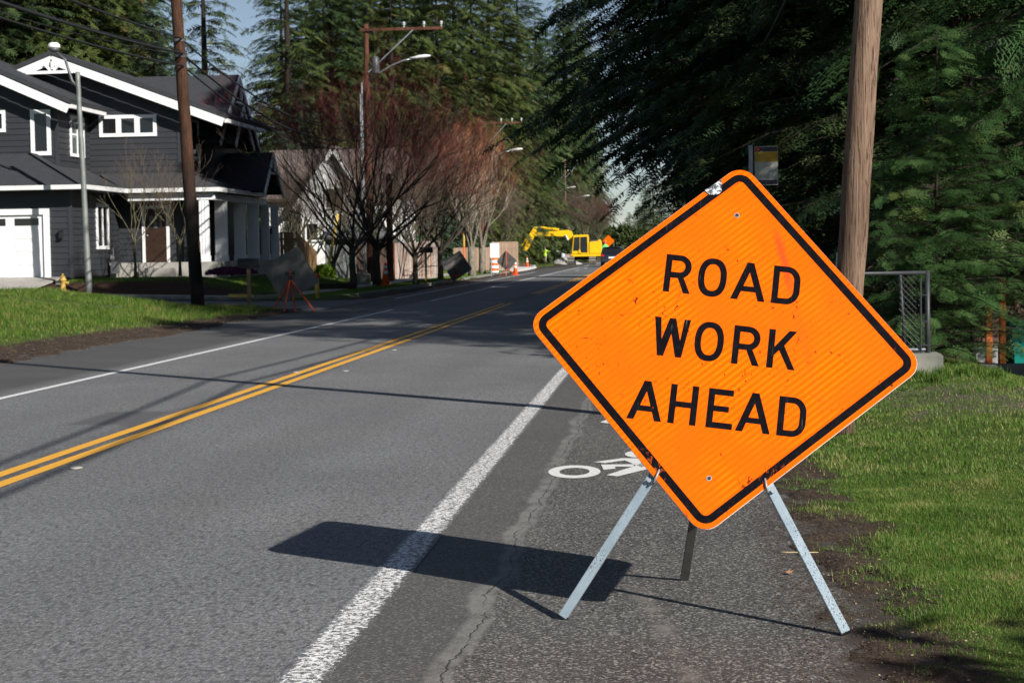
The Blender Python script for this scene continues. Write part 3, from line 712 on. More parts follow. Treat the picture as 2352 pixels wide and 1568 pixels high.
# ------------------------------------------------------------------ signs seen from behind on orange tripods
def back_sign(loc, side_len, twist, tilt, yaw, cz, hub, feet, label, mast=False):
    t = thing('back_facing_sign', loc, label, 'road sign', 'signs seen from behind')
    R = Matrix.Rotation(yaw, 4, 'Z') @ Matrix.Rotation(R_(90) + tilt, 4, 'X') @ Matrix.Rotation(twist, 4, 'Z')
    p = loops_mesh('panel', [round_sq(side_len / 2, .07)], -.0015, .003, 'sign_back', t)
    p.matrix_basis = Matrix.Translation((0, .08, cz)) @ R
    f = loops_mesh('face_sheeting', [round_sq(side_len / 2 - .004, .07)], -.003, .0015, 'sign_orange', p)
    h = Vector(hub)
    for i, q in enumerate(feet):
        mb = MB(); d = (Vector(q) - h).normalized(); mb.tube([h - d * .04, Vector(q)], .019, 8); mb.build('leg', 'red_orange', t)
    mb = MB(); mb.box(-.05 + h.x, .05 + h.x, h.y - .045, h.y + .045, h.z - .04, h.z + .08); mb.build('hub', 'black_metal', t, bevel=.01)
    top = cz + side_len * .66 if mast else h.z + .22
    mb = MB(); mb.tube([h, (h.x, h.y + .01, top)], .022, 8); mb.build('mast', 'red_orange', t)
    for s_ in (-1, 1):
        mb = MB(); mb.add([(h.x, h.y - .02, h.z + .12), (h.x + s_ * .13, h.y - .02, h.z + .20), (h.x + s_ * .12, h.y - .02, h.z + .10), (h.x, h.y + .012, h.z + .12), (h.x + s_ * .13, h.y + .012, h.z + .20), (h.x + s_ * .12, h.y + .012, h.z + .10)],
                          [(0, 1, 2), (3, 5, 4), (0, 3, 4, 1), (1, 4, 5, 2), (2, 5, 3, 0)]); mb.build('clamp', 'black_metal', t)
    return t
g2 = gp(668, 716)
back_sign((g2.x, g2.y, .01), 1.12, R_(-16), R_(8), R_(6), .97, (.02, -.08, .86), [(-.55, .25, -.02), (-.10, -.42, -.02), (.72, -.35, -.02), (.06, .30, 0)],
          'large grey sign back on four orange legs beside the first mailbox')
g3 = gp(1049, 657)
back_sign((g3.x, g3.y, .005), .99, R_(-13), R_(8), R_(4), .86, (0, -.08, .55), [(-.62, -.1, 0), (.0, -.35, 0), (.62, .05, 0)], 'grey sign back on three orange legs in front of the street trees, middle one')
g4 = gp(1164, 634)
back_sign((g4.x, g4.y, .005), .90, R_(2), R_(8), R_(-14), .86, (0, -.08, .46), [(-.45, .1, 0), (-.02, -.3, 0), (.62, -.1, 0)], 'grey sign back with red mast beside the white pavement near the excavator', mast=True)
p_ = at(1397.5, 553.5, 265)
t = thing('road_sign', (p_.x, p_.y, 0), 'small orange diamond sign facing the viewer past the excavator', 'road sign')
o = loops_mesh('panel', [round_sq(.61, .08)], 0, .004, 'sign_orange', t); o.matrix_basis = Matrix.Translation((0, 0, p_.z)) @ Matrix.Rotation(R_(90), 4, 'X')
loops_mesh('border', [round_sq(.585, .05), round_sq(.55, .03)], .004, .001, 'sign_black', o)
mb = MB(); mb.beam((0, .05, 0), (0, .05, p_.z + .2), .06); mb.build('post', 'galv_dull', t)

# ------------------------------------------------------------------ bus stop flag behind the sign
a0, a1 = at(1733, 337, 30), at(1787, 425, 30)
t = thing('bus_stop_sign', (a0.x - .06, 30.0, zf(a0.x, 30)), 'grey and mustard bus stop flag on a post above the big orange sign', 'bus stop sign')
zb = t.location.z; w_, h_ = a1.x - a0.x, a0.z - a1.z
mb = MB(); mb.beam((0, 0, 0), (-.0, 0, a0.z + .02 - zb), .06, .05); mb.build('post', 'galv_dull', t)
def flag(name, u0, u1, v0, v1, mat, dy, par): mb = MB(); mb.box(.06 + w_ * u0, .06 + w_ * u1, -.02 - dy, .012, a1.z - zb + h_ * v0, a1.z - zb + h_ * v1); return mb.build(name, mat, par, bevel=0)
pl = flag('plate', 0, 1, 0, 1, 'bus_cream', 0, t)
flag('mustard_band', .015, .985, .60, .86, 'bus_yellow', .002, t); flag('dark_top_band', .015, .985, .865, .985, 'bus_dark', .002, t); flag('red_corner', .03, .2, .89, .97, 'red_bolt', .004, t)
flag('dark_base_band', .015, .985, .015, .13, 'bus_dark', .002, t)

# ------------------------------------------------------------------ utility poles, lamps and cables
def pole_mesh(name, base, top, r0, r1, mat, parent, k=20, seed=0):
    rr = random.Random(seed); b, tp = Vector(base), Vector(top); m = 26; pts, rad = [], []
    for i in range(m):
        f = i / (m - 1); pts.append(b.lerp(tp, f) + Vector(((rr.random() - .5) * .012, (rr.random() - .5) * .012, 0))); rad.append((r0 + (r1 - r0) * f) * (1 + (rr.random() - .5) * .02))
    mb = MB(); mb.tube(pts, rad, k); return mb.build(name, mat, parent, smooth=True)
# right pole, weathered, leaning away from the road
pb = Vector((1.375, 16.0, zf(1.375, 16.0) - .05))
t = thing('utility_pole', pb, 'weathered brown wooden utility pole rising just behind the orange sign', 'utility pole')
tp = at(1996, 0, 16.0); dirv = (tp - pb) / (tp.z - pb.z)
top = dirv * 10.6
pole_mesh('shaft', (0, 0, 0), top, .122, .095, 'pole_weathered', t, 28, 3)
cd = MB(); cd.tube([(-.122, -.03, 0.0), (-.119 + dirv.x * 1.55, -.03, 1.55)], .009, 8); cd.build('ground_wire_guard', 'galv_dull', t)
PR = [pb + dirv * 6.25, pb + dirv * 5.75]
# left pole near the side street
x1, y1 = -12.22, 48.8; z1 = zf(x1, y1)
t1 = thing('utility_pole', (x1, y1, z1 - .05), 'dark creosoted utility pole in the grass mound before the grey house', 'utility pole')
tt = at(405, 0, y1) - Vector((x1, y1, z1)); dl1 = tt / tt.z
pole_mesh('shaft', (0, 0, 0), dl1 * 11.8, .175, .125, 'pole_creosote_shaded', t1, 22, 5)
mb = MB(); q = dl1 * 1.66; mb.box(q.x + .145, q.x + .178, q.y - .06, q.y - .0, 1.5, 1.78); mb.build('yellow_tag', 'post_yellow', t1)
for hz in (6.55, 6.95): mb = MB(); q = dl1 * hz; mb.lathe([(.155, -.03), (.165, -.03), (.165, .03), (.155, .03)], 18, (q.x, q.y, hz)); mb.build('cable_clamp', 'grey_metal', t1)
# pole with crossarm, street lamp, transformer and conduit
def arm_pole(loc, ht, label, lamp_z, arm_len=3.6, rich=True, mat='pole_red', sd=1):
    t = thing('utility_pole', loc, label, 'utility pole')
    pole_mesh('shaft', (0, 0, 0), (0, 0, ht), .17, .12, mat, t, 16, int(ht * 10))
    mb = MB(); mb.beam((-.25, -.14, ht - .28), (arm_len, -.14, ht - .28), .11, .13); arm = mb.build('crossarm', mat, t)
    for fx_ in (.50, .76, .985):
        mb = MB(); mb.lathe([(.03, 0), (.03, .10), (.075, .12), (.045, .17), (.075, .2), (.04, .26)], 10, (arm_len * fx_, -.14, ht - .215)); mb.build('insulator', 'insulator', arm)
    mb = MB(); mb.beam((.10, -.19, ht - 2.25), (arm_len * .62, -.19, ht - .34), .07, .05); mb.build('brace', 'galv', t)
    if lamp_z:
        pts = [(.12, -.05, lamp_z)] + [(.12 + 2.0 * f, -.05, lamp_z + .95 * math.sin(f * 1.45)) for f in (.3, .55, .8, 1.0)]
        mb = MB(); mb.tube(pts, .038, 8); la = mb.build('lamp_arm', 'galv', t, smooth=True)
        e = Vector(pts[-1]); rings = []
        for f, w, hh in ((-.1, .05, .05), (.15, .09, .07), (.35, .16, .10), (.6, .17, .10), (.82, .12, .06), (.9, .04, .02)):
            rings.append([(e.x + f, e.y + w * math.cos(a), e.z + .03 + f * .10 + hh * math.sin(a)) for a in (2 * math.pi * i / 12 for i in range(12))])
        mb = MB(); mb.loft(rings); mb.build('lamp_head', 'gutter_white', t, smooth=True)
    if rich:
        mb = MB(); mb.lathe([(.02, 0), (.19, .02), (.20, .1), (.20, .72), (.17, .80), (.05, .86)], 16, (.42, -.1, ht - 2.35)); mb.build('transformer', 'grey_metal', t, smooth=True)
        for xo, zt in ((-.235, ht - 2.7), (-.31, ht - 3.2)):
            mb = MB(); mb.tube([(xo, -.12, .0), (xo, -.12, zt)], .043, 8); mb.build('conduit', 'galv', t)
    return t
g = gp(852, 649, .1); P2 = Vector((g.x, g.y, .05))
zt2 = at(848, 56, P2.y).z - P2.z
arm_pole(P2, zt2, 'reddish utility pole with crossarm, street lamp and white conduit behind the dark red trees', at(850, 185, P2.y).z - P2.z)
gB = gp(897, 648, .1); t = thing('utility_pole_stub', (gB.x, gB.y, .05), 'short red-brown pole standing right behind the traffic cone', 'utility pole')
pole_mesh('shaft', (0, 0, 0), (.02, 0, at(897, 402, gB.y).z), .165, .145, 'pole_red', t, 16, 77)
x3 = at(1107, 500, 137)
zt3 = at(1107, 275, 137).z
arm_pole((x3.x, 137, 0), zt3, 'second reddish crossarm pole rising above the orange-twigged street trees', at(1115, 378, 137).z, 3.0, False)
x4 = at(1299, 500, 236)
t4 = arm_pole((x4.x, 236, 0), at(1300, 366, 236).z, 'slim pole with lamp standing behind the excavator boom', at(1302, 470, 236).z, 3.0, False, 'pole_weathered')
x5 = at(1273, 500, 262)
arm_pole((x5.x, 262, 0), at(1273, 392, 262).z, 'farther pole left of the slim pole, with conduit and bare crossarm', at(1276, 448, 262).z, 2.6, True, 'pole_weathered')
x6 = at(1389, 500, 330); t = thing('utility_pole', (x6.x, 330, 0), 'thin dark pole right of the excavator cab in the distance', 'utility pole')
pole_mesh('shaft', (0, 0, 0), (0, 0, at(1389, 470, 330).z), .18, .14, 'pole_creosote_shaded', t, 10, 1)
x7 = at(1397, 500, 420); t = thing('street_lamp', (x7.x, 420, 0), 'distant pale street lamp against the patch of sky', 'street lamp')
mb = MB(); zt = at(1397, 492, 420).z; mb.tube([(0, 0, 0), (0, 0, zt)], [.14, .09], 8); mb.build('post', 'lamp_grey', t)
mb = MB(); mb.tube([(0, 0, zt - 1.2), (1.0, 0, zt - .5), (2.4, 0, zt - .15), (3.1, 0, zt - .1)], [.06, .06, .06, .14], 8); mb.build('arm', 'galv', t)

# grey street lamp before the house
yl = 61.4; gl = at(205, 668, yl); tl = at(178, 166, yl); hl = at(118, 112, yl)
t = thing('street_lamp', (gl.x, yl, gl.z - .15), 'tall grey street lamp post in front of the dark grey house', 'street lamp')
L = t.location; dz = tl - L
pole_mesh('post', (0, 0, 0), dz, .105, .076, 'lamp_grey', t, 14, 8)
q1 = at(168, 195, yl) - L; q2 = at(150, 138, yl) - L; q3 = at(130, 122, yl) - L
mb = MB(); mb.tube([dz - Vector((0, 0, .5)), q1.lerp(q2, .15), q2, q3], [.05, .05, .045, .04], 8); mb.build('arm', 'grey_metal', t, smooth=True)
c = at(124, 110, yl) - L
mb = MB(); mb.lathe([(.02, .17), (.12, .16), (.19, .10), (.205, 0.02), (.19, -.02)], 16, c); mb.build('lamp_head', 'gutter_white', t, smooth=True)
mb = MB(); mb.lathe([(.18, -.02), (.16, -.10), (.09, -.15), (.01, -.16)], 16, c); mb.build('lens', 'grey_metal', t, smooth=True)

def cable(a, b, sag, r, label, group, k=5, seg=28):
    a, b = Vector(a), Vector(b); pts = [a.lerp(b, f) - Vector((0, 0, sag * 4 * f * (1 - f))) for f in (i / seg for i in range(seg + 1))]
    mb = MB(); mb.tube(pts, r, k); return tag(mb.build('overhead_cable', 'cable_black', smooth=True), label, 'cable', group)
A1 = Vector((x1, y1, z1)); base1 = Vector(t1.location)
top2 = lambda z: Vector((P2.x + .15, P2.y - .15, z))
ca_, cb_, cc_ = base1 + dl1 * 6.98 + Vector((.1, -.2, 0)), base1 + dl1 * 6.60 + Vector((.1, -.2, 0)), base1 + dl1 * 6.28 + Vector((.1, -.2, 0))
for (z0, ct, ze, s1, s2, r) in ((7.9, ca_, 7.5, .5, 1.0, .026), (7.05, cb_, 7.0, .55, 1.05, .034), (6.95, cc_, 6.6, .6, 1.0, .026)):
    nm = {7.9: 'upper', 7.05: 'thick middle', 6.95: 'lower'}[z0]
    cable((-12.6, 9.0, z0), ct, s1, r, f'{nm} black overhead cable crossing the top left corner to the dark pole', 'overhead cables left')
    cable(ct, top2(ze), s2, r * .9, f'{nm} black cable sagging from the dark pole towards the red twigs', 'overhead cables left')
for k_, (o, z0) in enumerate((((-.05, 0, .08), 7.2), ((.05, 0, -.06), 6.9))):
    cable((-12.7, 9.0, z0), cb_ + Vector(o), .6 + .06 * k_, .012, ('upper' if k_ == 0 else 'lower') + ' thin wire of the cable bundle left of the dark pole', 'overhead cables left')
for z2, z3 in ((zt2 - .1, zt3 - .1), (zt2 - .1, zt3 - .2)):
    cable((P2.x + (1.8 if z3 > zt3 - .15 else 2.75), P2.y - .14, P2.z + z2), (x3.x + (1.5 if z3 > zt3 - .15 else 2.3), 137, z3), .6, .010, ('inner' if z3 > zt3 - .15 else 'outer') + ' thin bare wire strung between the two crossarm poles', 'overhead wires between crossarms', 4)
cable(top2(7.2), (x3.x + .1, 136.8, 7.0), .7, .016, 'dark communication cable running behind the red street trees', 'overhead cables left', 4)
for i, q in enumerate(PR):
    cable((1.05 + .35 * i, -26, 6.6 - .4 * i), q, 1.15, .028, f'overhead cable above the right verge shading the road, {"upper" if i == 0 else "lower"} one', 'overhead cables right')
    cable(q, (2.0, 60, 7.4 - .4 * i), .8, .028, f'overhead cable leading into the right hand firs, {"upper" if i == 0 else "lower"} one', 'overhead cables right')

# ------------------------------------------------------------------ dark grey house on the corner
YG, YM, YU = 63.8, 69.5, 65.8             # garage front, main front, upper left front
house = thing('grey_house', (-20.0, 69.5, .80), 'dark grey two-storey house with white trim, garage and white porch columns', 'house')
def hb(mb, name, mat, par=None, **k):
    o = mb.build(name, mat, par or house, world=False, **k); o.location = -house.location if par is None else Vector((0, 0, 0)); return o
def pt(x, y, Y): return at(x, y, Y)
XGR = pt(165, 600, YG).x                                   # right corner of the garage
zG0 = .80; zE = pt(90, 427, 63.2).z                         # pad level, eave level
XU = pt(131, 300, YU).x                                    # upper left block, right corner
XM = pt(412, 300, YM).x                                    # main block, right corner
rz_ = pt(118, 132, 68.85); re_ = pt(513, 276, 68.85)        # main gable ridge and right eave
XL = -30.0
# solid cores behind the boards
def core(x0, x1, y0, y1, z0, z1): mb = MB(); mb.box(x0, x1, y0, y1, z0, z1); return hb(mb, 'wall', 'siding')
core(XL, XGR - .02, YG + .02, 75, zG0, zE + .1)
core(XL, XU - .02, YU + .02, 74.5, 3.5, pt(140, 262, YU).z)
core(-29.6, XM - .02, YM + .02, 78, zG0, re_.z - .25)
# clapboards: one board per course and wall, clipped to the gables
def boards(plane, fixed, a0, a1, z0, z1, limit=None, step=.205):
    z = z0; k = 0
    while z < z1 - .02:
        zt = min(z + step, z1); lo, hi = a0, a1; lo2, hi2 = a0, a1
        if limit: lo, hi = limit(z); lo2, hi2 = limit(zt)
        if hi - lo > .12 and hi2 >= lo2:
            mb = MB(); t0, t1 = .030, .008
            def P(a, zz, d): return (a, fixed - d, zz) if plane == 'y' else (fixed + d, a, zz)
            mb.add([P(lo, z, 0), P(hi, z, 0), P(hi2, zt, 0), P(lo2, zt, 0), P(lo, z, t0), P(hi, z, t0), P(hi2, zt, t1), P(lo2, zt, t1)],
                   [(3, 2, 1, 0), (4, 5, 6, 7), (0, 1, 5, 4), (1, 2, 6, 5), (2, 3, 7, 6), (3, 0, 4, 7)])
            hb(mb, 'siding_board', 'siding')
        z = zt
boards('y', YG, pt(113, 600, YG).x, XGR, zG0 + .05, zE - .02)
boards('y', YG, XL, pt(113, 600, YG).x, pt(110, 482, YG).z, zE - .02)
boards('x', XGR, YG, YM, zG0 + .05, zE - .02)
sl_l = (pt(158, 251, 65.2).z - pt(0, 183, 65.2).z) / (pt(158, 251, 65.2).x - pt(0, 183, 65.2).x)
zUe = pt(158, 251, 65.2)
lim_u = lambda z: (XL, min(XU, zUe.x + (z + .12 - zUe.z) / sl_l))
boards('y', YU, XL, XU, 4.2, 8.0, lim_u)
boards('x', XU, YU, YM, 3.9, zUe.z + .05)
slm = (rz_.z - re_.z) / (re_.x - rz_.x)
zW = lambda x: rz_.z - slm * abs(x - rz_.x) - .16
def lim_m(z):
    if z <= zW(XM): return (XL + 1, XM)
    h = (rz_.z - .16 - z) / slm; return (max(rz_.x - h, XL + 1), min(rz_.x + h, XM)) if h > 0 else (0, -1)
boards('y', YM, XL + 1, XM, zG0 + .35, rz_.z - .18, lim_m)
boards('x', XM, YM, 74.5, zG0 + .35, re_.z - .2)
mb = MB(); mb.prism([(-29.5, re_.z - .3), (rz_.x * 2 + 29.5 if False else XM, re_.z - .3), (XM, zW(XM) - .03), (rz_.x, rz_.z - .22), (2 * rz_.x - XM, zW(XM) - .03)], (0, YM + .03, 0), (1, 0, 0), (0, 0, 1), (0, 1, 0), .15); hb(mb, 'gable_wall', 'siding')
for (x, y, z0, z1) in ((XGR, YG, zG0, zE - .1), (XU, YU, 4.4, zUe.z + .05), (XM, YM, 4.6, re_.z - .15)):
    mb = MB(); mb.box(x - .08, x + .040, y - .040, y + .08, z0, z1); hb(mb, 'corner_board', 'corner_trim')
# roofs
def roof(pts, t=.16, name='roof', mat='shingles'): mb = MB(); mb.slab(pts, t); return hb(mb, name, mat)
yb = 78.0; oh = 68.85
roof([(rz_.x, oh, rz_.z + .10), (re_.x + .05, oh, re_.z + .08), (re_.x + .05, yb, re_.z + .08), (rz_.x, yb, rz_.z + .10)][::-1])
lx = 2 * rz_.x - re_.x
roof([(rz_.x, oh, rz_.z + .10), (rz_.x, yb, rz_.z + .10), (lx, yb, re_.z + .08), (lx, oh, re_.z + .08)][::-1])
def barge(a, b, w=.30, t=.05, nm='barge_board'): mb = MB(); mb.beam(a, b, t, w, (0, 0, 1)); return hb(mb, nm, 'white_paint')
yo = oh - .03
barge((rz_.x - .02, yo, rz_.z - .10), (re_.x, yo, re_.z - .08)); barge((rz_.x + .02, yo, rz_.z - .10), (lx, yo, re_.z - .08))
# truss ornament in the gable
def seg(a, b, w=.12, d=.10, par=None): mb = MB(); A, B = pt(*a, 68.75), pt(*b, 68.75); mb.beam(A, B, d, w, (0, 0, 1)); hb(mb, 'gable_truss', 'white_paint')
seg((59, 168.5), (167, 165), .11); seg((119.5, 142), (120.5, 160), .13, .08); seg((103, 148), (117, 163), .11, .09); seg((136, 148), (123, 162), .11, .085)
# left gable roof
ux, uz = zUe.x, zUe.z
x0u = XL - 3; zr0 = uz + (x0u - ux) * sl_l
roof([(x0u, 65.15, zr0 + .20), (ux + .02, 65.15, uz + .20), (ux + .02, 70.8, uz + .20), (x0u, 70.8, zr0 + .20)][::-1])
barge((x0u, 65.12, zr0 + .0), (ux, 65.12, uz + .0), .30)
mb = MB(); a = Vector((ux + .05, 65.2, uz + .10)); b = Vector((ux + .05, 69.3, uz + .10)); mb.beam(a, b, .12, .13); hb(mb, 'gutter', 'gutter_white')
mb = MB(); mb.beam((re_.x + .08, oh + .1, re_.z - .02), (re_.x + .08, 75.5, re_.z - .02), .13, .14); hb(mb, 'gutter', 'gutter_white')
# garage hip roof, porch roof with gutters
ex, ey = XGR + .62, 63.2; pk = .473
roof([(XL, ey, zE), (ex, ey, zE), (ex - 2.6, 65.8, zE + 1.23), (XL, 65.8, zE + 1.23)], .10)
roof([(ex, ey, zE), (ex, 68.2, zE), (ex - 2.6, 69.4, zE + 1.23), (ex - 2.6, 65.8, zE + 1.23)], .10)
px0 = pt(496, 424, 68.2).x
roof([(ex, 68.2, zE), (px0, 68.2, zE), (px0 - 1.7, 69.9, zE + .80), (ex - 1.7, 69.9, zE + .80)], .10)
roof([(px0, 68.2, zE), (px0, 76.4, zE), (px0 - 1.7, 76.4, zE + .80), (px0 - 1.7, 69.9, zE + .80)], .10)
mb = MB(); mb.beam((ex, ey, zE + .03), (ex - 2.6, 65.8, zE + 1.26), .22, .03); hb(mb, 'ridge_cap', 'shingles')
def gut(a, b): mb = MB(); mb.beam(a, b, .13, .15); return hb(mb, 'gutter', 'gutter_white')
gut((XL, ey - .05, zE - .06), (ex + .06, ey - .05, zE - .06)); gut((ex + .06, ey + .02, zE - .06), (ex + .06, 68.1, zE - .06))
gut((ex + .12, 68.14, zE - .06), (px0 + .05, 68.14, zE - .06)); gut((px0 + .05, 68.21, zE - .06), (px0 + .05, 76.4, zE - .06))
mb = MB(); mb.box(XL, ex - .03, ey + .03, YG + .4, zE - .16, zE - .13); mb.box(XGR, ex - .03, YG, 68.2, zE - .162, zE - .132); mb.box(ex - .5, px0 - .03, 68.2, YM, zE - .164, zE - .134); mb.box(XM - .1, px0 - .03, YM, 76.3, zE - .166, zE - .136); hb(mb, 'soffit', 'corner_trim')
mb = MB(); mb.box(XGR + .7, px0 - .10, 68.33, 68.50, zE - .42, zE - .17); hb(mb, 'porch_beam', 'white_paint'); mb = MB(); mb.box(px0 - .42, px0 - .20, 68.5, 77.8, zE - .42, zE - .17); hb(mb, 'porch_beam', 'white_paint')
# rear wing with steep gable towards the road
def side_gable(X, Ya, Yl, Yr, za, ze, back, thick=.16):
    roof([(X, Ya, za), (back, Ya, za), (back, Yl, ze), (X, Yl, ze)], thick); roof([(X, Ya, za), (X, Yr, ze), (back, Yr, ze), (back, Ya, za)], thick)
    for (p, q) in (((X + .02, Ya, za - .14), (X + .02, Yl, ze - .14)), ((X + .02, Ya, za - .14), (X + .02, Yr, ze - .14))):
        mb = MB(); mb.beam(p, q, .05, .20); hb(mb, 'barge_board', 'gutter_white')
    mb = MB(); mb.prism([(Yl + .3, ze), (Yr - .3, ze), (Ya, za - .25)], (X - .5, 0, 0), (0, 1, 0), (0, 0, 1), (-1, 0, 0), .12); hb(mb, 'gable_wall', 'siding')
za = pt(548, 172, 75.4).z
side_gable(-17.0, 75.4, 71.9, 79.0, za, pt(593, 343, 79).z, -30)
mb = MB(); mb.box(-28, -17.55, 73.2, 78.6, zG0, pt(593, 343, 79).z + .1); hb(mb, 'wall', 'siding')
side_gable(-16.55, 74.0, 72.5, 75.7, pt(553.5, 241, 74).z, pt(576, 336, 75.7).z, -19.5, .12)
mb = MB(); mb.beam((-16.93, 74.5, za - 1.15), (-16.93, 76.3, za - 1.15), .08, .09); mb.beam((-16.93, 75.4, za - 1.1), (-16.93, 75.4, za - .3), .08, .09); hb(mb, 'gable_truss', 'gutter_white')
pa = pt(627, 350, 75.2)
side_gable(pa.x, 75.2, 73.4, 77.0, pa.z, pt(606, 437, 73.5).z, -18.5, .12)
mb = MB(); mb.beam((pa.x + .06, 74.45, pa.z - .85), (pa.x + .06, 75.95, pa.z - .85), .06, .08); mb.beam((pa.x + .06, 75.2, pa.z - .8), (pa.x + .06, 75.2, pa.z - .2), .06, .08); hb(mb, 'gable_truss', 'gutter_white')
# windows
def window(plane, fixed, a0, a1, z0, z1, trim=.13, panes=1, glassm='window_dark', bar=None):
    def B(mb, u0, u1, w0, w1, d0, d1):
        if plane == 'y': mb.box(u0, u1, fixed - d1, fixed - d0, w0, w1)
        else: mb.box(fixed + d0, fixed + d1, u0, u1, w0, w1)
    mb = MB(); B(mb, a0, a1, z1 - trim, z1, .0, .075); B(mb, a0, a1, z0, z0 + trim, .0, .075)
    B(mb, a0, a0 + trim, z0 + trim, z1 - trim, .0, .073); B(mb, a1 - trim, a1, z0 + trim, z1 - trim, .0, .073)
    f = hb(mb, 'window', 'white_paint')
    inn = (a1 - a0 - 2 * trim); gap = .20 if panes == 3 else .05; pw = (inn - gap * (panes - 1)) / panes
    for i in range(panes):
        u = a0 + trim + i * (pw + gap)
        if i: mb = MB(); B(mb, u - gap, u, z0 + trim, z1 - trim, 0, .071); hb(mb, 'mullion', 'white_paint', f)
        mb = MB(); B(mb, u, u + pw, z0 + trim, z1 - trim, .0, .036); hb(mb, 'pane', glassm, f)
        if bar: mb = MB(); B(mb, u, u + pw, z0 + (z1 - z0) * bar, z0 + (z1 - z0) * bar + .07, 0, .055); hb(mb, 'sash_bar', 'white_paint', f)
a, b = pt(70, 253, YU), pt(119, 357, YU); window('y', YU, a.x, b.x, b.z, a.z, .14)
a, b = pt(-30, 255, YU), pt(14, 304, YU); window('y', YU, a.x, b.x, b.z, a.z, .12)
a, b = pt(228, 266, YM), pt(361, 313, YM); window('y', YM, a.x, b.x, b.z, a.z, .13, 3)
yw = lambda x, X: FOC * -X / (1540 - x)
window('x', XU, 67.15, 68.75, pt(170, 362, 68).z, pt(170, 268, 68).z, .11, 2, 'window_green', .52)
window('x', XGR, 66.6, 68.05, pt(213, 573, 67.4).z, pt(213, 469, 67.4).z, .12, 2)
window('x', XM, 71.0, 72.2, pt(448, 365, 71.5).z, pt(448, 275, 71.5).z, .10)
# garage door with recessed panels
gx1 = pt(104, 600, YG).x; gz1 = pt(104, 493, YG).z
mb = MB(); mb.box(-27.0, gx1, YG - .02, YG + .06, zG0 + .03, gz1); door = hb(mb, 'garage_door', 'white_paint')
tr = .20
mb = MB(); mb.box(-27.2, gx1 + tr, YG - .10, YG, gz1, gz1 + tr); mb.box(gx1, gx1 + tr, YG - .102, YG, zG0 + .03, gz1); hb(mb, 'door_trim', 'white_paint')
pit = 1.16; pw = .84
for i in range(4):
    xr = gx1 - .18 - i * pit
    mb = MB(); mb.box(xr - pw, xr, YG - .034, YG - .01, gz1 - .36, gz1 - .12); hb(mb, 'pane', 'window_dark', door)
    for k in range(4):
        zt = gz1 - .52 - k * .44
        for (u0, u1, v0, v1) in ((xr - pw, xr, zt, zt - .02), (xr - pw, xr, zt - .28, zt - .30), (xr - pw, xr - pw + .02, zt - .02, zt - .28), (xr - .02, xr, zt - .02, zt - .28)):
            pass
        mb = MB(); mb.box(xr - pw, xr, YG - .032, YG - .015, zt - .29, zt); hb(mb, 'door_panel', 'white_paint', door, bevel=.012)
# wall lantern
def lantern(p, nm='wall_lantern'):
    mb = MB(); x, y, z = p; mb.box(x - .06, x + .06, y - .16, y - .04, z - .14, z + .10); mb.box(x - .02, x + .02, y - .05, y, z + .02, z + .16); mb.loft([[(x + s_ * .085 * q, y - .10 + t_ * .085 * q, z + h_) for s_, t_ in ((-1, -1), (1, -1), (1, 1), (-1, 1))] for q, h_ in ((1, .11), (.2, .19))]); hb(mb, nm, 'black_metal')
p = pt(143, 538, YG); lantern((p.x, YG - .03, p.z))
# front door
d0, d1 = pt(333, 480, YM), pt(385, 603, YM)
mb = MB(); mb.box(d0.x, d1.x, YM - .06, YM - .02, d1.z + .02, d0.z - .12); dr_ = hb(mb, 'front_door', 'door_brown')
mb = MB(); mb.box(d0.x - .11, d0.x, YM - .08, YM - .02, d1.z, d0.z); mb.box(d1.x, d1.x + .11, YM - .08, YM - .02, d1.z, d0.z); mb.box(d0.x - .11, d1.x + .11, YM - .082, YM - .02, d0.z, d0.z + .11); hb(mb, 'door_trim', 'gutter_white')
wd = d1.x - d0.x
for i in range(3):
    for k in range(2):
        mb = MB(); u = d0.x + .16 + i * (wd - .32) / 3; v = d0.z - .72 + k * .24; mb.box(u + .01, u + (wd - .32) / 3 - .01, YM - .068, YM - .05, v, v + .22); hb(mb, 'pane', 'window_green' if (i + k) % 3 == 1 else 'window_dark', dr_)
mb = MB(); mb.ball((d0.x + .09, YM - .10, d1.z + 1.0), .035, 8); hb(mb, 'handle', 'galv', dr_)
# porch floor and steps
zP = pt(300, 604, 68.1).z
mb = MB(); mb.box(XGR + .05, px0 - .05, 68.05, YM, zG0 - .6, zP); hb(mb, 'porch_floor', 'concrete'); mb = MB(); mb.box(px0 - 1.6, px0 - .052, YM, 78.2, zG0 - .6, zP - .003); hb(mb, 'porch_floor', 'concrete')
s0, s1 = pt(318, 616, 67.6), pt(398, 616, 67.6)
mb = MB(); mb.box(s0.x, s1.x, 67.65, 68.05, zG0 - .3, s0.z); hb(mb, 'step', 'concrete')
# white board columns round the porch
for i, (xa, xb_, Y) in enumerate(((457.5, 479, 68.35), (493, 521, 70.4), (537, 562, 73.2), (567, 593, 74.6), (599, 617, 76.9), (621, 638, 78.1))):
    A, B_ = pt(xa, 500, Y).x, pt(xb_, 500, Y).x; w = B_ - A
    mb = MB(); mb.box(A, B_, Y, Y + .14, zP, zE - .42); cm = hb(mb, 'column', 'white_paint')
    mb = MB(); mb.box(A - .02, B_ + .02, Y - .03, Y + .17, zP + .001, zP + .22); hb(mb, 'column_base', 'white_paint', cm)
    for f in (.33, .66):
        mb = MB(); mb.box(A + w * f - .012, A + w * f + .012, Y - .014, Y, zP + .22, zE - .42); hb(mb, 'batten', 'white_paint', cm)
p = pt(593, 529, 76.8); lantern((p.x, 76.8, p.z)); p = pt(622, 530, 78.0); lantern((p.x, 78.0, p.z))
mb = MB(); mb.box(XM - .02, XM - .021 + .04, 73.0, 78.3, zG0, zE); hb(mb, 'wall', 'siding')
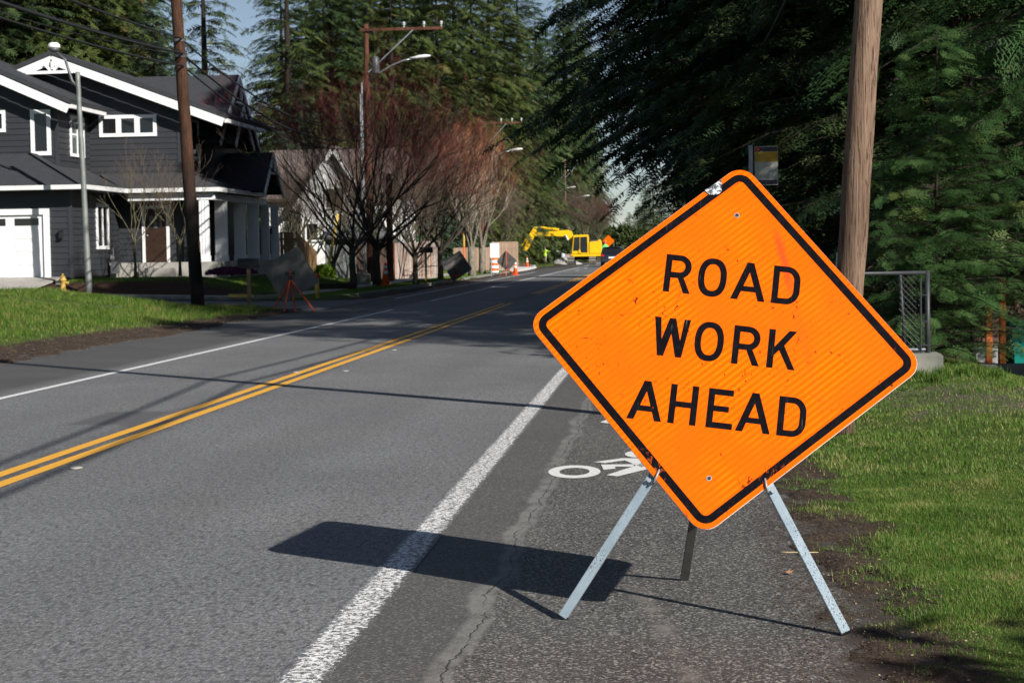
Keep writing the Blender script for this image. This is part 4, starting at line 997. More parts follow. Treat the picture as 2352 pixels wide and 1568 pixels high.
# gas meter
p = pt(268, 628, 68.0); mb = MB(); mb.box(p.x - .13, p.x + .13, 67.7, 67.9, p.z, p.z + .42); mb.tube([(p.x - .05, 67.8, p.z + .4), (p.x - .05, 67.8, p.z + .95), (p.x - .05, 68.02, p.z + .95)], .025, 8); mb.ball((p.x - .1, 67.72, p.z + .55), .13, 8)
tag(mb.build('gas_meter', 'grey_metal', bevel=0), 'grey gas meter at the end of the porch step wall', 'gas meter')

# ------------------------------------------------------------------ white neighbour house behind the trees
Y2 = 112.0; h2 = thing('white_house', (-20, Y2, 0), 'white house with brown roof hidden behind the bare red trees', 'house')
def b2(mb, name, mat): o = mb.build(name, mat, h2); o.location = -h2.location; return o
l_, r__ = pt(600, 400, Y2).x, pt(905, 400, Y2).x
ze2, zr2 = pt(700, 455, Y2).z, pt(700, 345, Y2 + 5).z
mb = MB(); mb.box(l_, r__, Y2, Y2 + 9, 0, ze2); b2(mb, 'wall', 'house_white')
mb = MB(); mb.slab([(l_ - .4, Y2 - .5, ze2 - .05), (r__ + .4, Y2 - .5, ze2 - .05), (r__ + .4, Y2 + 4.5, zr2), (l_ - .4, Y2 + 4.5, zr2)], .2); mb.slab([(l_ - .4, Y2 + 4.5, zr2), (r__ + .4, Y2 + 4.5, zr2), (r__ + .4, Y2 + 9.5, ze2), (l_ - .4, Y2 + 9.5, ze2)], .2); b2(mb, 'roof', 'roof_brown')
ap, wl2, wr2 = pt(765, 338, Y2 - 1.5), pt(688, 470, Y2 - 1.5).x, pt(842, 470, Y2 - 1.5).x
mb = MB(); mb.prism([(wl2, 0), (wr2, 0), (wr2, ap.z - 3.0), (ap.x, ap.z - .15), (wl2, ap.z - 3.0)], (0, Y2 - 1.2, 0), (1, 0, 0), (0, 0, 1), (0, 1, 0), 3); b2(mb, 'gable_wall', 'house_white')
for s_, xe in ((-1, wl2 - .3), (1, wr2 + .3)):
    ze = ap.z - 3.0 - .45
    P = [(ap.x, Y2 - 1.6, ap.z), (ap.x, Y2 + 4, ap.z), (xe, Y2 + 4, ze), (xe, Y2 - 1.6, ze)]
    mb = MB(); mb.slab(P if s_ > 0 else P[::-1], .14); b2(mb, 'gable_roof', 'roof_brown')
    mb = MB(); mb.beam((ap.x, Y2 - 1.66, ap.z - .12), (xe, Y2 - 1.66, ze - .12), .05, .22); b2(mb, 'barge_board', 'house_white')
for xa, xb_, ya, yb_ in ((745, 790, 430, 480), (820, 868, 520, 560), (700, 735, 510, 555)):
    A, B_ = pt(xa, ya, Y2 - 1.3), pt(xb_, yb_, Y2 - 1.3); yy = Y2 - 1.25 if wl2 < A.x and B_.x < wr2 else Y2
    mb = MB(); mb.box(A.x, B_.x, yy - .06, yy + .02, B_.z, A.z); w2 = b2(mb, 'window', 'house_white'); mb = MB(); mb.box(A.x + .12, B_.x - .12, yy - .08, yy, B_.z + .12, A.z - .12); o = mb.build('pane', 'window_dark', w2)
g0, g1 = pt(745, 505, 104).x, pt(885, 505, 104).x
mb = MB(); mb.box(g0, g1, 104, 109, 0, pt(800, 545, 104).z); b2(mb, 'garage_wall', 'house_grey'); mb = MB(); zc = pt(800, 545, 104).z; mb.slab([(g0 - .3, 103.6, zc), (g1 + .3, 103.6, zc), (g1 - .8, 107, zc + 1.5), (g0 + .8, 107, zc + 1.5)], .12); b2(mb, 'garage_roof', 'house_grey')

# ------------------------------------------------------------------ fences, board by board
def fence(name, a, b, h, label, mat, bw=.16, z0=None, alt=None, zend=None):
    a, b = Vector((a[0], a[1], 0)), Vector((b[0], b[1], 0)); d = b - a; L = d.length; d.normalize(); za_ = zf(a.x, a.y) if z0 is None else z0; zb_ = zf(b.x, b.y) if zend is None else zend
    t = thing(name, (a.x, a.y, za_), label, 'fence', None, math.atan2(d.y, d.x)); k = int(L / bw)
    mb = MB(); mb.box(0, bw - .012, -.012, .012, 0, h); first = mb.build('board', mat, t)
    for i in range(k):
        zz_ = (zb_ - za_) * (i / max(1, k)) + random.uniform(-.015, .015)
        o = first if i == 0 else share(first, 'board', t, (0, 0, 0)); o.location = (i * bw, random.uniform(-.004, .004), zz_)
    mb = MB(); mb.beam((0, .045, .35), (L, .045, .35 + zb_ - za_), .06, .09); mb.beam((0, .045, h - .3), (L, .045, h - .3 + zb_ - za_), .06, .09); mb.build('rail', mat, t)
    if alt:
        mb = MB(); mb.box(0, .045, -.045, -.013, 0, h); f2 = mb.build('batten', alt, t)
        for i in range(int(L / .62)): o = f2 if i == 0 else share(f2, 'batten', t, (0, 0, 0)); o.location = (i * .62, 0, 0)
    return t
cF = pt(681, 533, 80)
fence('wooden_fence', (pt(640, 540, 80).x - 1, 80), (cF.x, 80), 1.85, 'new tan board fence section beside the white porch columns', 'fence_tan', .15, cF.z - 1.85, zend=cF.z - 1.85)
eF = pt(727, 578, 86)
fence('wooden_fence', (cF.x, 80), (eF.x, 86.0), 1.85, 'sunlit new tan fence running back from the house corner', 'fence_tan', .15, cF.z - 1.85, zend=eF.z - 1.85)
fence('wooden_fence', (eF.x, 97), (pt(905, 600, 97).x, 97), 1.95, 'dark brown board fence behind the first street tree trunks', 'fence_brown', .17, 0)
fence('wooden_fence', (pt(905, 600, 97).x, 97), (pt(1012, 600, 99).x, 99.5), 1.95, 'pale grey fence with rusty battens left of the second mailbox tree', 'fence_grey', .17, 0, 'fence_strip')
fence('wooden_fence', (pt(1042, 600, 128).x, 128), (pt(1150, 600, 134).x, 134), 1.6, 'tan fence behind the pale twigged trees and the lawn', 'fence_far', .2, .1)
fence('wooden_fence', (pt(1130, 600, 140).x, 140), (pt(1192, 600, 144).x, 144), 2.0, 'tall tan fence left of the excavator bucket', 'fence_far', .2, .1)

# ------------------------------------------------------------------ vegetation generators
def frond(nside, seed, needle=True, m=3, wn_=.020):
    "a flat spray along +x, unit length: arrays of verts and tris"
    r = np.random.default_rng(seed); V, T = [], []
    def tri(a, b, c): k = len(V); V.extend([a, b, c]); T.append((k, k + 1, k + 2))
    for i in range(nside):
        f = .06 + .94 * i / nside
        for s in (-1, 1):
            L = (.42 * (1 - f) ** .6 + .09) * r.uniform(.75, 1.2); ang = R_(r.uniform(42, 62)) * s
            dx, dy = math.cos(ang) * L, math.sin(ang) * L; z0 = -.16 * f * f; zd = -.10 * L - r.uniform(0, .10) * L
            if not needle:
                w = .085 + .045 * r.random(); tri((f - w * .7, 0, z0), (f + w * .7, 0, z0), (f + dx, dy, z0 + zd))
            else:
                for j in range(m):
                    g = (j + .4) / m; bx, by, bz = f + dx * g, dy * g, z0 + zd * g
                    for s2 in (-1, 1):
                        a2 = ang + s2 * R_(r.uniform(28, 55)); l2 = L * .36 * (1.15 - .5 * g); w = wn_ * (.8 + .4 * r.random())
                        px, py = -math.sin(a2) * w, math.cos(a2) * w
                        tri((bx - px, by - py, bz), (bx + px, by + py, bz), (bx + math.cos(a2) * l2, by + math.sin(a2) * l2, bz - .05 * l2 + r.uniform(-.03, .03)))
    tri((0, -.012, 0), (0, .012, 0), (1, 0, -.16))
    return np.array(V), np.array(T)
FR_NEAR = [frond(8, s, True, 3, .021) for s in (1, 2, 3)]
FR_MID = [frond(7, s, True, 2, .034) for s in (7, 8, 9)]
FR_FAR = [frond(8, s, False) for s in (4, 5, 6)]
FR_FINE = [frond(5, s, False) for s in (14, 15, 16)]

def place(fr, pos, dx, up, scale):
    "copies of a frond: positions, directions, up hints, scales -> verts, tris"
    V, T = fr; n_ = len(pos); dx = dx / np.linalg.norm(dx, axis=1, keepdims=True)
    y = np.cross(up, dx); y /= np.linalg.norm(y, axis=1, keepdims=True) + 1e-9; z = np.cross(dx, y)
    W = pos[:, None] + scale[:, None, None] * (V[None, :, :1] * dx[:, None] + V[None, :, 1:2] * y[:, None] + V[None, :, 2:] * z[:, None])
    TT = T[None] + (np.arange(n_) * len(V))[:, None, None]
    return W.reshape(-1, 3), TT.reshape(-1, 3)
def conifer_parts(h, r, seed, z0=.08, gap=.45, per=6, spray=.55, dens=1.0, near=False, zfine=1e9, droop=.35, shape=.75, keep=None):
    """branches in whorls, sprays along them. returns (branch MB, crown V, T, tint)"""
    g = np.random.default_rng(seed); P, D, U, S, TN = [], [], [], [], []; br = MB()
    z = h * z0
    while z < h * .985:
        f = z / h; L0 = r * min(1, (1 - f) ** shape * 1.12) * (.55 + .45 * min(1, (f - z0 + .05) * 9))
        coarse = z > zfine; sp = spray * (2.1 if coarse else 1)
        nb = max(3, int(per * (.5 + .5 * (1 - f)))) if not coarse else max(3, per - 2)
        for b in range(nb):
            az = g.uniform(0, 2 * math.pi); L = L0 * g.uniform(.72, 1.12) + .15
            rise = g.uniform(-.05, .22) + .35 * f; zz_ = z + g.uniform(-.3, .3) * gap
            m = max(2, int(L / (sp * .36) * dens)); ff = (np.arange(m) + g.random(m) * .6) / m; ff = np.clip(.08 + .92 * ff, 0, 1)
            ca, sa = math.cos(az), math.sin(az)
            def curve(t): return np.stack([ca * L * t, sa * L * t, zz_ + L * (rise * t - droop * t * t)], -1)
            c0 = curve(ff)
            if keep is not None:
                ok = keep(c0); 
                if not ok.any(): continue
                c0, ff = c0[ok], ff[ok]; m = len(ff)
            side = g.choice([-1, 1], m) * g.uniform(.35, 1.15, m); side[ff > .93] = 0
            slope = rise - 2 * droop * ff
            da = az + side; d = np.stack([np.cos(da), np.sin(da), slope * .7 - .12 - .25 * g.random(m)], -1)
            up = np.tile([0, 0, 1.0], (m, 1)) + g.normal(0, .35, (m, 3))
            P.append(c0); D.append(d); U.append(up); S.append(sp * g.uniform(.65, 1.2, m) * (1.1 - .45 * ff)); TN.append(np.clip(g.normal(.45, .2) + g.normal(0, .13, m), 0, 1))
            if L > .8 and not coarse: br.tube([tuple(q) for q in curve(np.array([0, .35, .7, .97]))], [.008 + .006 * L, .005 + .004 * L, .004 + .002 * L, .003], 3, False)
        z += gap * (1.7 if coarse else 1) * g.uniform(.8, 1.2)
    P, D, U, S, TN = map(np.concatenate, (P, D, U, S, TN)); FR = FR_MID if near == 'mid' else FR_FINE if near == 'fine' else FR_NEAR if near else FR_FAR
    k = g.integers(0, 3, len(P)); Vs, Ts, tn, off = [], [], [], 0
    for i in range(3):
        q = k == i
        if not q.any(): continue
        V, T = place(FR[i], P[q], D[q], U[q], S[q]); Vs.append(V); Ts.append(T + off); off += len(V); tn.append(np.repeat(TN[q], len(FR[i][0])))
    return br, np.concatenate(Vs), np.concatenate(Ts), np.clip(np.concatenate(tn) + g.normal(0, .05, off), 0, 1)
def conifer(loc, h, r, seed, mat, label, group=None, name='conifer_tree', trunk_r=None, **k):
    t = thing(name, loc, label, 'tree', group)
    tr_ = trunk_r or h * .013 + .06; g = random.Random(seed)
    mb = MB(); mb.tube([(g.uniform(-.03, .03), g.uniform(-.03, .03), h * f) for f in (0, .03, .15, .4, .7, .97)], [tr_ * 1.35, tr_ * 1.05, tr_ * .92, tr_ * .7, tr_ * .36, .015], 9); mb.build('trunk', 'bark_fir', t, smooth=True)
    br, V, T, tn = conifer_parts(h, r, seed, **k)
    if br.f: tag(br.build('branches', 'bark_fir', t), kind='stuff')
    arr_mesh('crown', V, T, mat, t, tn); return t

# near firs on the right: full sprays where they are in view, coarser high up where they only cast shade
FV = 'firs along the right verge'
conifer((5.9, 25.4, zf(5.9, 25.4)), 15, 4.2, 21, 'fir_near', 'dense green fir filling the right edge above the teal bin', FV, z0=.165, gap=.30, per=10, spray=.46, dens=1.15, near=True, zfine=5.4, droop=.50, shape=.50)
conifer((3.15, 23.2, zf(3.15, 23.2)), 4.1, 1.25, 22, 'fir_near', 'young fir with pointed tip right of the weathered pole', FV, trunk_r=.035, z0=.05, gap=.16, per=11, spray=.30, dens=1.1, near=True, droop=.2, shape=.7)
conifer((3.9, 25.4, zf(3.9, 25.4)), 4.0, 1.35, 23, 'fir_near', 'second young fir close behind the chain link fence', FV, trunk_r=.035, z0=.26, gap=.17, per=10, spray=.30, dens=1.1, near=True, droop=.22, shape=.7)
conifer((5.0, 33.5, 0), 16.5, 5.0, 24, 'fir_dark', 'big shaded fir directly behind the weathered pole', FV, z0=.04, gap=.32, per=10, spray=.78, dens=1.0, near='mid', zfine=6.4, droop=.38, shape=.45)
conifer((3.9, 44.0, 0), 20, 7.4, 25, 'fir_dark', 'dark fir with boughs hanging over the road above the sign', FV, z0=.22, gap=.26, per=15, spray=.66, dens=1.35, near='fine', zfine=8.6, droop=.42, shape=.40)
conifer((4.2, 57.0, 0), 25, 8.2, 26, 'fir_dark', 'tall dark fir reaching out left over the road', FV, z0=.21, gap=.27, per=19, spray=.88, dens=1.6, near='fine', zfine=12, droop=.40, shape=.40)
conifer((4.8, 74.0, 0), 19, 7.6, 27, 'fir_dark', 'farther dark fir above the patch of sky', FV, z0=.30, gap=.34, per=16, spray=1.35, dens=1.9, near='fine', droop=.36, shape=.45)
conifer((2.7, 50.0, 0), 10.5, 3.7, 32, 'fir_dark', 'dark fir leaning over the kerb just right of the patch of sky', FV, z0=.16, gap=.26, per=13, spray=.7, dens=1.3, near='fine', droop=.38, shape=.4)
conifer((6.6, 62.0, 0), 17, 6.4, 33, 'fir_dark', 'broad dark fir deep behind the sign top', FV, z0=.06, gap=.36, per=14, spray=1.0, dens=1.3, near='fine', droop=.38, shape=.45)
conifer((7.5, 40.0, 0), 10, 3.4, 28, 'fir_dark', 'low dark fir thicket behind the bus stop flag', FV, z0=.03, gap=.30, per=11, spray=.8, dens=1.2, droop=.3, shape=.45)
conifer((3.4, 51.0, 0), 8, 2.8, 29, 'ivy', 'ivy-dark undergrowth tree right of the road under the firs', FV, z0=.02, gap=.28, per=10, spray=.8, dens=1.2, droop=.3, shape=.4)
conifer((3.6, 67.0, 0), 7, 2.8, 30, 'ivy', 'dark bushy tree beside the road beyond the firs', FV, z0=.02, gap=.30, per=10, spray=.9, dens=1.2, droop=.3, shape=.4)
conifer((2.2, 82.0, 0), 7.5, 3.0, 34, 'ivy', 'dark thicket tree at the road edge beyond the overhanging firs', FV, z0=.02, gap=.26, per=13, spray=.8, dens=1.4, near='fine', droop=.3, shape=.4)
conifer((2.4, 97.0, 0), 8.0, 3.2, 35, 'ivy', 'farthest dark thicket tree at the right road edge', FV, z0=.02, gap=.28, per=13, spray=.9, dens=1.4, near='fine', droop=.3, shape=.4)
conifer((6.3, 2.6, zf(6.3, 2.6)), 4.6, 1.9, 31, 'fir_near', 'small fir outside the frame shading the near right corner', None, z0=.05, gap=.3, per=7, spray=.5, dens=.9, droop=.3, shape=.6)

# the wood behind: a few kinds, each tree a copy with its own turn and size
kinds = []
for i, (h, r, mat, kw) in enumerate(((27, 5.6, 'fir_mid', dict(z0=.04, gap=.42, per=11, spray=.98, dens=1.1, near='fine', droop=.38, shape=.62)),
                                   (24, 5.8, 'fir_olive', dict(z0=.04, gap=.42, per=11, spray=.96, dens=1.1, near='fine', droop=.48, shape=.55)),
                                   (22, 5.0, 'fir_blue', dict(z0=.03, gap=.40, per=11, spray=.88, dens=1.1, near='fine', droop=.32, shape=.62)),
                                   (32, 5.6, 'fir_olive', dict(z0=.18, gap=.80, per=7, spray=1.25, dens=1.0, near='fine', droop=.45, shape=.55)))):
    kinds.append(conifer((0, 0, 0), h, r, 40 + i, mat, '', 'conifers in the wood behind the houses', **kw))
KL = ['tall dark fir', 'olive brown conifer', 'blue-green spruce', 'high open-crowned conifer']
MARKS = ((-1e9, 'above the garage roof'), (60, 'above the gable truss'), (130, 'behind the grey lamp post'), (200, 'above the triple window'), (290, 'left of the dark pole top'), (390, 'behind the dark pole top'), (450, 'left of the sky gap'),
         (540, 'right of the sky gap'), (640, 'above the steep rear gable'), (720, 'above the first red tree'), (790, 'left of the reddish pole top'), (850, 'behind the reddish pole top'), (930, 'under the long crossarm'), (1010, 'left of the second crossarm'),
         (1090, 'behind the second crossarm'), (1160, 'above the orange twigs'), (1220, 'above the excavator boom'), (1300, 'behind the slim pole'), (1350, 'beside the patch of sky'), (1410, 'at the far end of the road'), (1490, 'hidden behind the sign top'),
         (1700, 'behind the bus stop flag'), (1900, 'behind the weathered pole'), (2100, 'behind the young firs'), (2260, 'at the right edge'), (2500, 'beyond the right edge'))
used = [False] * 4; seen = {}
def forest(k, x, y, s, rz, px):
    if used[k]: o = twin(kinds[k], (x, y, 0), rz)
    else: o = kinds[k]; o.location = (x, y, 0); o.rotation_euler.z = rz; used[k] = True
    o.scale = s if hasattr(s, '__len__') else (s,) * 3; mk = [m for a, m in MARKS if px >= a][-1]; base = f'{KL[k]} in the wood {mk}'
    c = seen[base] = seen.get(base, 0) + 1
    o['label'] = base if c == 1 else base.replace('in the wood', ['', '', 'second in depth in the wood', 'third in depth in the wood', 'farthest in the wood'][min(c, 4)])
fr = random.Random(5)
def dx_(px, Y): return at(px, 500, Y).x
for k, px, Y, s in ((0, 10, 90, .9), (1, 60, 96, .9), (1, 120, 92, .9), (0, 165, 104, 1.0), (1, 215, 93, .95), (0, 255, 112, 1.0), (1, 300, 97, .80), (2, 362, 92, .62), (0, 330, 118, .95), (2, 150, 122, 1.1), (0, 60, 118, 1.0), (2, 440, 98, .50), (1, 520, 108, .40), (3, 478, 150, .95),
                    (3, 668, 140, .9), (0, 655, 225, 1.35), (1, 712, 215, 1.3), (0, 812, 210, 1.3), (1, 905, 205, 1.3), (0, 1000, 215, 1.35), (0, 770, 146, 1.0), (0, 752, 175, 1.1), (2, 690, 130, .62), (1, 600, 128, .50), (2, 640, 122, .46), (1, 815, 152, 1.1), (0, 860, 160, 1.1), (1, 905, 152, 1.05), (2, 965, 142, .62), (0, 960, 170, 1.1), (1, 1010, 158, 1.1), (0, 1050, 180, 1.2), (1, 1090, 165, 1.1), (2, 1040, 150, .6),
                    (0, 1130, 190, 1.2), (1, 1165, 178, 1.1), (2, 1195, 200, .62), (0, 1195, 225, 1.3), (0, 1235, 280, 1.4), (1, 1268, 290, 1.4), (0, 1305, 300, 1.4), (1, 1245, 275, .8), (1, 1335, 330, (1.05, 1.05, 1.9)), (0, 1300, 285, (1.1, 1.1, 1.75)), (0, 1345, 400, (1.0, 1.0, 1.9)), (1, 1432, 760, .50), (2, 1372, 520, .95),
                    (0, 1560, 150, .36), (1, 1500, 230, .42), (0, 1480, 330, .45), (1, 1640, 110, .36), (0, 1760, 95, .40), (1, 1900, 90, .45), (0, 2050, 80, .50), (1, 2200, 72, .52), (0, 2330, 66, .52), (1, 2450, 60, .5), (2, 1520, 300, .45), (0, 1465, 420, .42), (1, 1445, 620, .55)):
    forest(k, dx_(px, Y), Y, s, fr.uniform(0, 6.28), px)

# ------------------------------------------------------------------ bare deciduous trees
def bare(loc, seed, h, spread, trunk_h, tr_, mats, label, group, limbs=6, depth=5, up=.55, name='bare_tree', dens=.85, thin=.68, limb_r=.40):
    g = random.Random(seed); thick, twig = MB(), []
    t = thing(name, loc, label, 'tree', group)
    thick.tube([(0, 0, -.1), (0.01, 0, trunk_h * .25), (-.02, .01, trunk_h * .6), (0, 0, trunk_h)], [tr_ * 1.35, tr_ * 1.05, tr_ * .95, tr_], 10)
    def grow(p, d, L, r, lev):
        n_ = 3 if lev < 3 else 2; pts = [p]; q = p.copy(); dd = d.copy()
        for i in range(n_):
            dd = (dd + Vector((g.gauss(0, .13), g.gauss(0, .13), g.gauss(.03 + up * .12, .08)))).normalized(); q = q + dd * (L / n_); pts.append(q.copy())
        if lev <= 1: thick.tube(pts, [r * (1 - .45 * i / n_) for i in range(n_ + 1)], 6 if lev == 0 else 5, False)
        else: twig.append((pts, r, lev))
        if lev >= depth: return
        kids = (4 if lev < 2 else 3) if g.random() < .75 * dens else 2
        for c in range(kids):
            f = 1 if c == 0 else g.uniform(.35, 1); i = min(int(f * n_), n_ - 1); o = pts[i].lerp(pts[i + 1], f * n_ - i) if f < 1 else pts[-1]
            ang = g.uniform(.25, .75) if c else g.uniform(.05, .3); ax = Vector((g.gauss(0, 1), g.gauss(0, 1), g.gauss(0, 1))).cross(dd).normalized()
            nd = Matrix.Rotation(ang, 3, ax) @ dd; nd.z += up * .22; nd.normalize()
            grow(o, nd, L * g.uniform(.58, .82), max(r * .58, .004), lev + 1)
    for i in range(limbs):
        a = 2 * math.pi * (i + g.uniform(-.3, .3)) / limbs; tl = g.uniform(.55, 1.0) * spread
        d = Vector((math.cos(a) * tl, math.sin(a) * tl, 1)).normalized()
        grow(Vector((0, 0, trunk_h * g.uniform(.72, 1.0))), d, h * g.uniform(.26, .34), tr_ * limb_r, 0)
    thick.build('trunk', mats[0], t, smooth=True)
    for nm, sel, mt in (('branches', lambda l: l <= depth - 2, mats[1]), ('twigs', lambda l: l > depth - 2, mats[2])):
        mb = MB()
        for pts, r, lev in twig:
            if sel(lev): mb.tube(pts, [max(r * thin, .0034), max(r * .7 * thin, .003), max(r * .45 * thin, .0022)][:len(pts)] if len(pts) == 3 else [max(r * (1 - .2 * i) * thin, .004) for i in range(len(pts))], 3, False)
        tag(mb.build(nm, mt, t), kind='stuff')
    return t
def gz(x, y, z=.13): q = gp(x, y, z); return (q.x, q.y, z)
RT = 'street trees with bare twigs'
b1 = bare(gz(811, 664), 1, 9.6, 1.6, 1.6, .125, ('bark', 'twig_brown', 'twig_red'), 'bare red-twigged street tree with pale trunk foot behind the yellow bollard', RT, 10, 6, .34)
b2_ = bare(gz(866, 656), 2, 9.9, 1.3, 1.9, .155, ('bark', 'twig_brown', 'twig_red'), 'thick dark-trunked bare tree just left of the traffic cone and pole', RT, 9, 6, .38)
twin(b1, gz(955, 652), 2.1, 'slim bare tree between the reddish pole and second mailbox', .85)
twin(b2_, gz(1012, 641), 1.3, 'dark bare tree behind the second sign back', .85)
b3 = bare(gz(1084, 634), 3, 7.6, .55, 1.6, .19, ('bark_pale', 'twig_pale', 'twig_orange'), 'pale-limbed bare tree with orange twigs, left of the pair by the lawn', RT, 8, 6, .9)
twin(b3, gz(1108, 629), 2.5, 'pale-limbed bare tree with orange twigs, right of the pair by the lawn', 1.05)
b4 = bare((at(765, 560, 93).x, 93, .1), 4, 6.0, .9, 1.0, .13, ('bark_lichen', 'twig_brown', 'twig_brown'), 'many-stemmed bare tree before the brown fence', RT, 6, 5, .5)
twin(b4, (at(712, 560, 91).x, 91, .1), 3.0, 'bare shrub tree at the left end of the brown fence', 1.05)
twin(b4, (at(835, 560, 99).x, 99, .1), 5.0, 'bare tree between the white house and the brown fence', 1.25)
twin(b4, (at(668, 540, 88).x, 88, .3), 1.0, 'olive bare tree peeping over the new tan fence', 1.0)
twin(b4, (at(925, 560, 101).x, 101, 0), 2.0, 'brown bare tree behind the pale grey fence', 1.1)
twin(b4, (at(985, 560, 104).x, 104, 0), 4.0, 'small bare tree rising over the end of the pale grey fence', 1.1)
for i, (px, Y, s) in enumerate(((1150, 160, 1.2), (1195, 192, 1.3), (1232, 196, 1.4), (1270, 205, 1.6), (1335, 235, 1.7), (1365, 260, 1.6))):
    twin(b4, (at(px, 560, Y).x, Y, 0), i * 1.1, ['brown bare thicket tree above the tall tan fence', 'brown bare tree above the excavator bucket', 'brown bare tree behind the excavator boom tip', 'brown bare tree behind the middle of the boom', 'reddish bare tree behind the cab roof', 'bare tree behind the counterweight'][i], s)
twin(b1, (at(1330, 560, 250).x, 250, 0), .4, 'red-twigged tree far behind the excavator cab', 1.1)
sap = bare((at(311, 632, 65.8).x, 65.8, at(311, 632, 65.8).z), 6, 4.3, .75, 1.3, .05, ('bark_lichen', 'bark_lichen', 'twig_brown'), 'young bare sapling with lichened stem before the front door', 'saplings by the porch', 5, 4, .5, 'sapling', .8)
twin(sap, (at(414, 628, 66.0).x, 66.0, at(414, 628, 66).z), 2.2, 'thin sapling between the front door and the dark pole', .95)

# ------------------------------------------------------------------ grass
def blades(name, P, hgt, wid, mat, label, seed, tint0=.4, tsd=.2, bend=.5, two=True, patch=0):
    g = np.random.default_rng(seed); n_ = len(P); a = g.uniform(0, 2 * math.pi, n_); lean = g.uniform(0, bend, n_); h = hgt * g.uniform(.45, 1.25, n_); w = wid * g.uniform(.7, 1.3, n_)
    if np.ndim(h) == 0: h = np.full(n_, h)
    dx, dy = np.cos(a), np.sin(a); sx, sy = -dy * w / 2, dx * w / 2; b = P
    L = np.stack([b[:, 0] - sx, b[:, 1] - sy, b[:, 2]], -1); Rr = np.stack([b[:, 0] + sx, b[:, 1] + sy, b[:, 2]], -1)
    mx, my, mz = b[:, 0] + dx * h * lean * .4, b[:, 1] + dy * h * lean * .4, b[:, 2] + h * .6
    tip = np.stack([b[:, 0] + dx * h * lean * 1.3, b[:, 1] + dy * h * lean * 1.3, b[:, 2] + h * (1 - .35 * lean)], -1)
    tn = np.clip(g.normal(tint0, tsd, n_) + patch * (vn(P[:, 0], P[:, 1], .55, 33) + vn(P[:, 0], P[:, 1], .16, 34) - 1.0), 0, 1); tn = np.where(g.random(n_) < .05, 1.0, tn)
    if two:
        m1 = np.stack([mx - sx * .7, my - sy * .7, mz], -1); m2 = np.stack([mx + sx * .7, my + sy * .7, mz], -1)
        V = np.stack([L, Rr, m2, m1, tip], 1).reshape(-1, 3); k = (np.arange(n_) * 5)[:, None]
        T = np.concatenate([k + [[0, 1, 2]], k + [[0, 2, 3]], k + [[3, 2, 4]]]); tt = np.repeat(tn, 5)
    else:
        V = np.stack([L, Rr, tip], 1).reshape(-1, 3); T = np.arange(n_ * 3).reshape(-1, 3); tt = np.repeat(tn, 3)
    return tag(arr_mesh(name, V, T, mat, None, tt), label, 'grass', None, 'stuff')
def scatter(n_, x0, x1, y0, y1, seed, dens, ypow=1.0):
    g = np.random.default_rng(seed); x = g.uniform(x0, x1, n_); y = y0 + (y1 - y0) * g.random(n_) ** ypow
    k = g.random(n_) < dens(x, y); x, y = x[k], y[k]; return np.stack([x, y, zg(x, y) - .004], -1)
def d_right(x, y):
    e = x - right_edge(y); d = ss(.08, .80, e) ** 1.3; m = vn(x, y, .22, 11) * .6 + vn(x, y, .7, 12) * .6
    d = d * (1 - .9 * ss(.75, .35, e) * (m < .66)) * (.30 + .9 * m)
    d = d * (1 - .78 * ss(1.7, 2.1, x) * ss(15.4, 16.8, y) * ss(20.6, 19.6, y) * (vn(x, y, .35, 13) < .62)) * (1 - .9 * ss(2.9, 4.2, x) * ss(22, 25, y))
    return d
P = scatter(330000, .6, 3.3, 6.2, 13.0, 61, d_right, 1.0); hh = .009 + .022 * vn(P[:, 0], P[:, 1], .30, 14) + .014 * vn(P[:, 0], P[:, 1], 1.1, 15)
blades('grass_verge', P, hh, .0046, 'grass_blade', 'short green lawn grass on the right verge beside the sign legs', 62, .46, .22, 1.1, False, .55)
P = scatter(150000, .8, 5.5, 13.0, 24.0, 63, d_right, 1.0); hh = .02 + .045 * vn(P[:, 0], P[:, 1], .4, 16)
blades('grass_verge', P, hh, .0075, 'grass_blade', 'green grass farther back on the right verge round the concrete block', 64, .46, .22, .8, False, .5)
tuft = [(2.62, 20.5), (2.86, 20.6), (2.45, 20.4), (3.1, 20.7), (2.7, 19.9), (3.25, 20.9), (3.4, 20.5)]
P = np.concatenate([np.stack([np.random.default_rng(i).normal(a, .05 if b > 15 else .03, 260), np.random.default_rng(i + 9).normal(b, .07, 260), np.full(260, zf(a, b))], -1) for i, (a, b) in enumerate(tuft)])
blades('grass_tuft', P, .13, .006, 'grass_blade', 'longer grass tufts at the foot of the concrete block', 65, .35, .2, .9)
def d_left(x, y):
    d = left_edge(y) - x; m = vn(x, y, .5, 17) * .5 + vn(x, y, 1.6, 18) * .6
    p_ = ((x > -27) & (x < -13.0) & (y > 40.0) & (y < 45.8))
    onpath = p_ & (np.abs(y - np.interp(x, [-26, -19, -15.2, -13.2], [40.7, 41.7, 43.1, 45.1])) < .55)
    k_ = ss(46, 36, y); return ss(.6 + .6 * k_, 1.5 + 1.0 * k_, d) * (.25 + m) * np.where(onpath, .04, 1)
P = scatter(230000, -24, -9.8, 24.5, 51.8, 66, d_left, .9); hh = .04 + .13 * vn(P[:, 0], P[:, 1], .8, 19) * ss(.8, 3.0, left_edge(P[:, 1]) - P[:, 0]) + .10 * ss(-14, -11, P[:, 0]) * ss(36, 44, P[:, 1])
blades('grass_mound', P, hh, .013, 'grass_left', 'long green grass on the mound left of the road', 67, .42, .22, .9, False, .75)
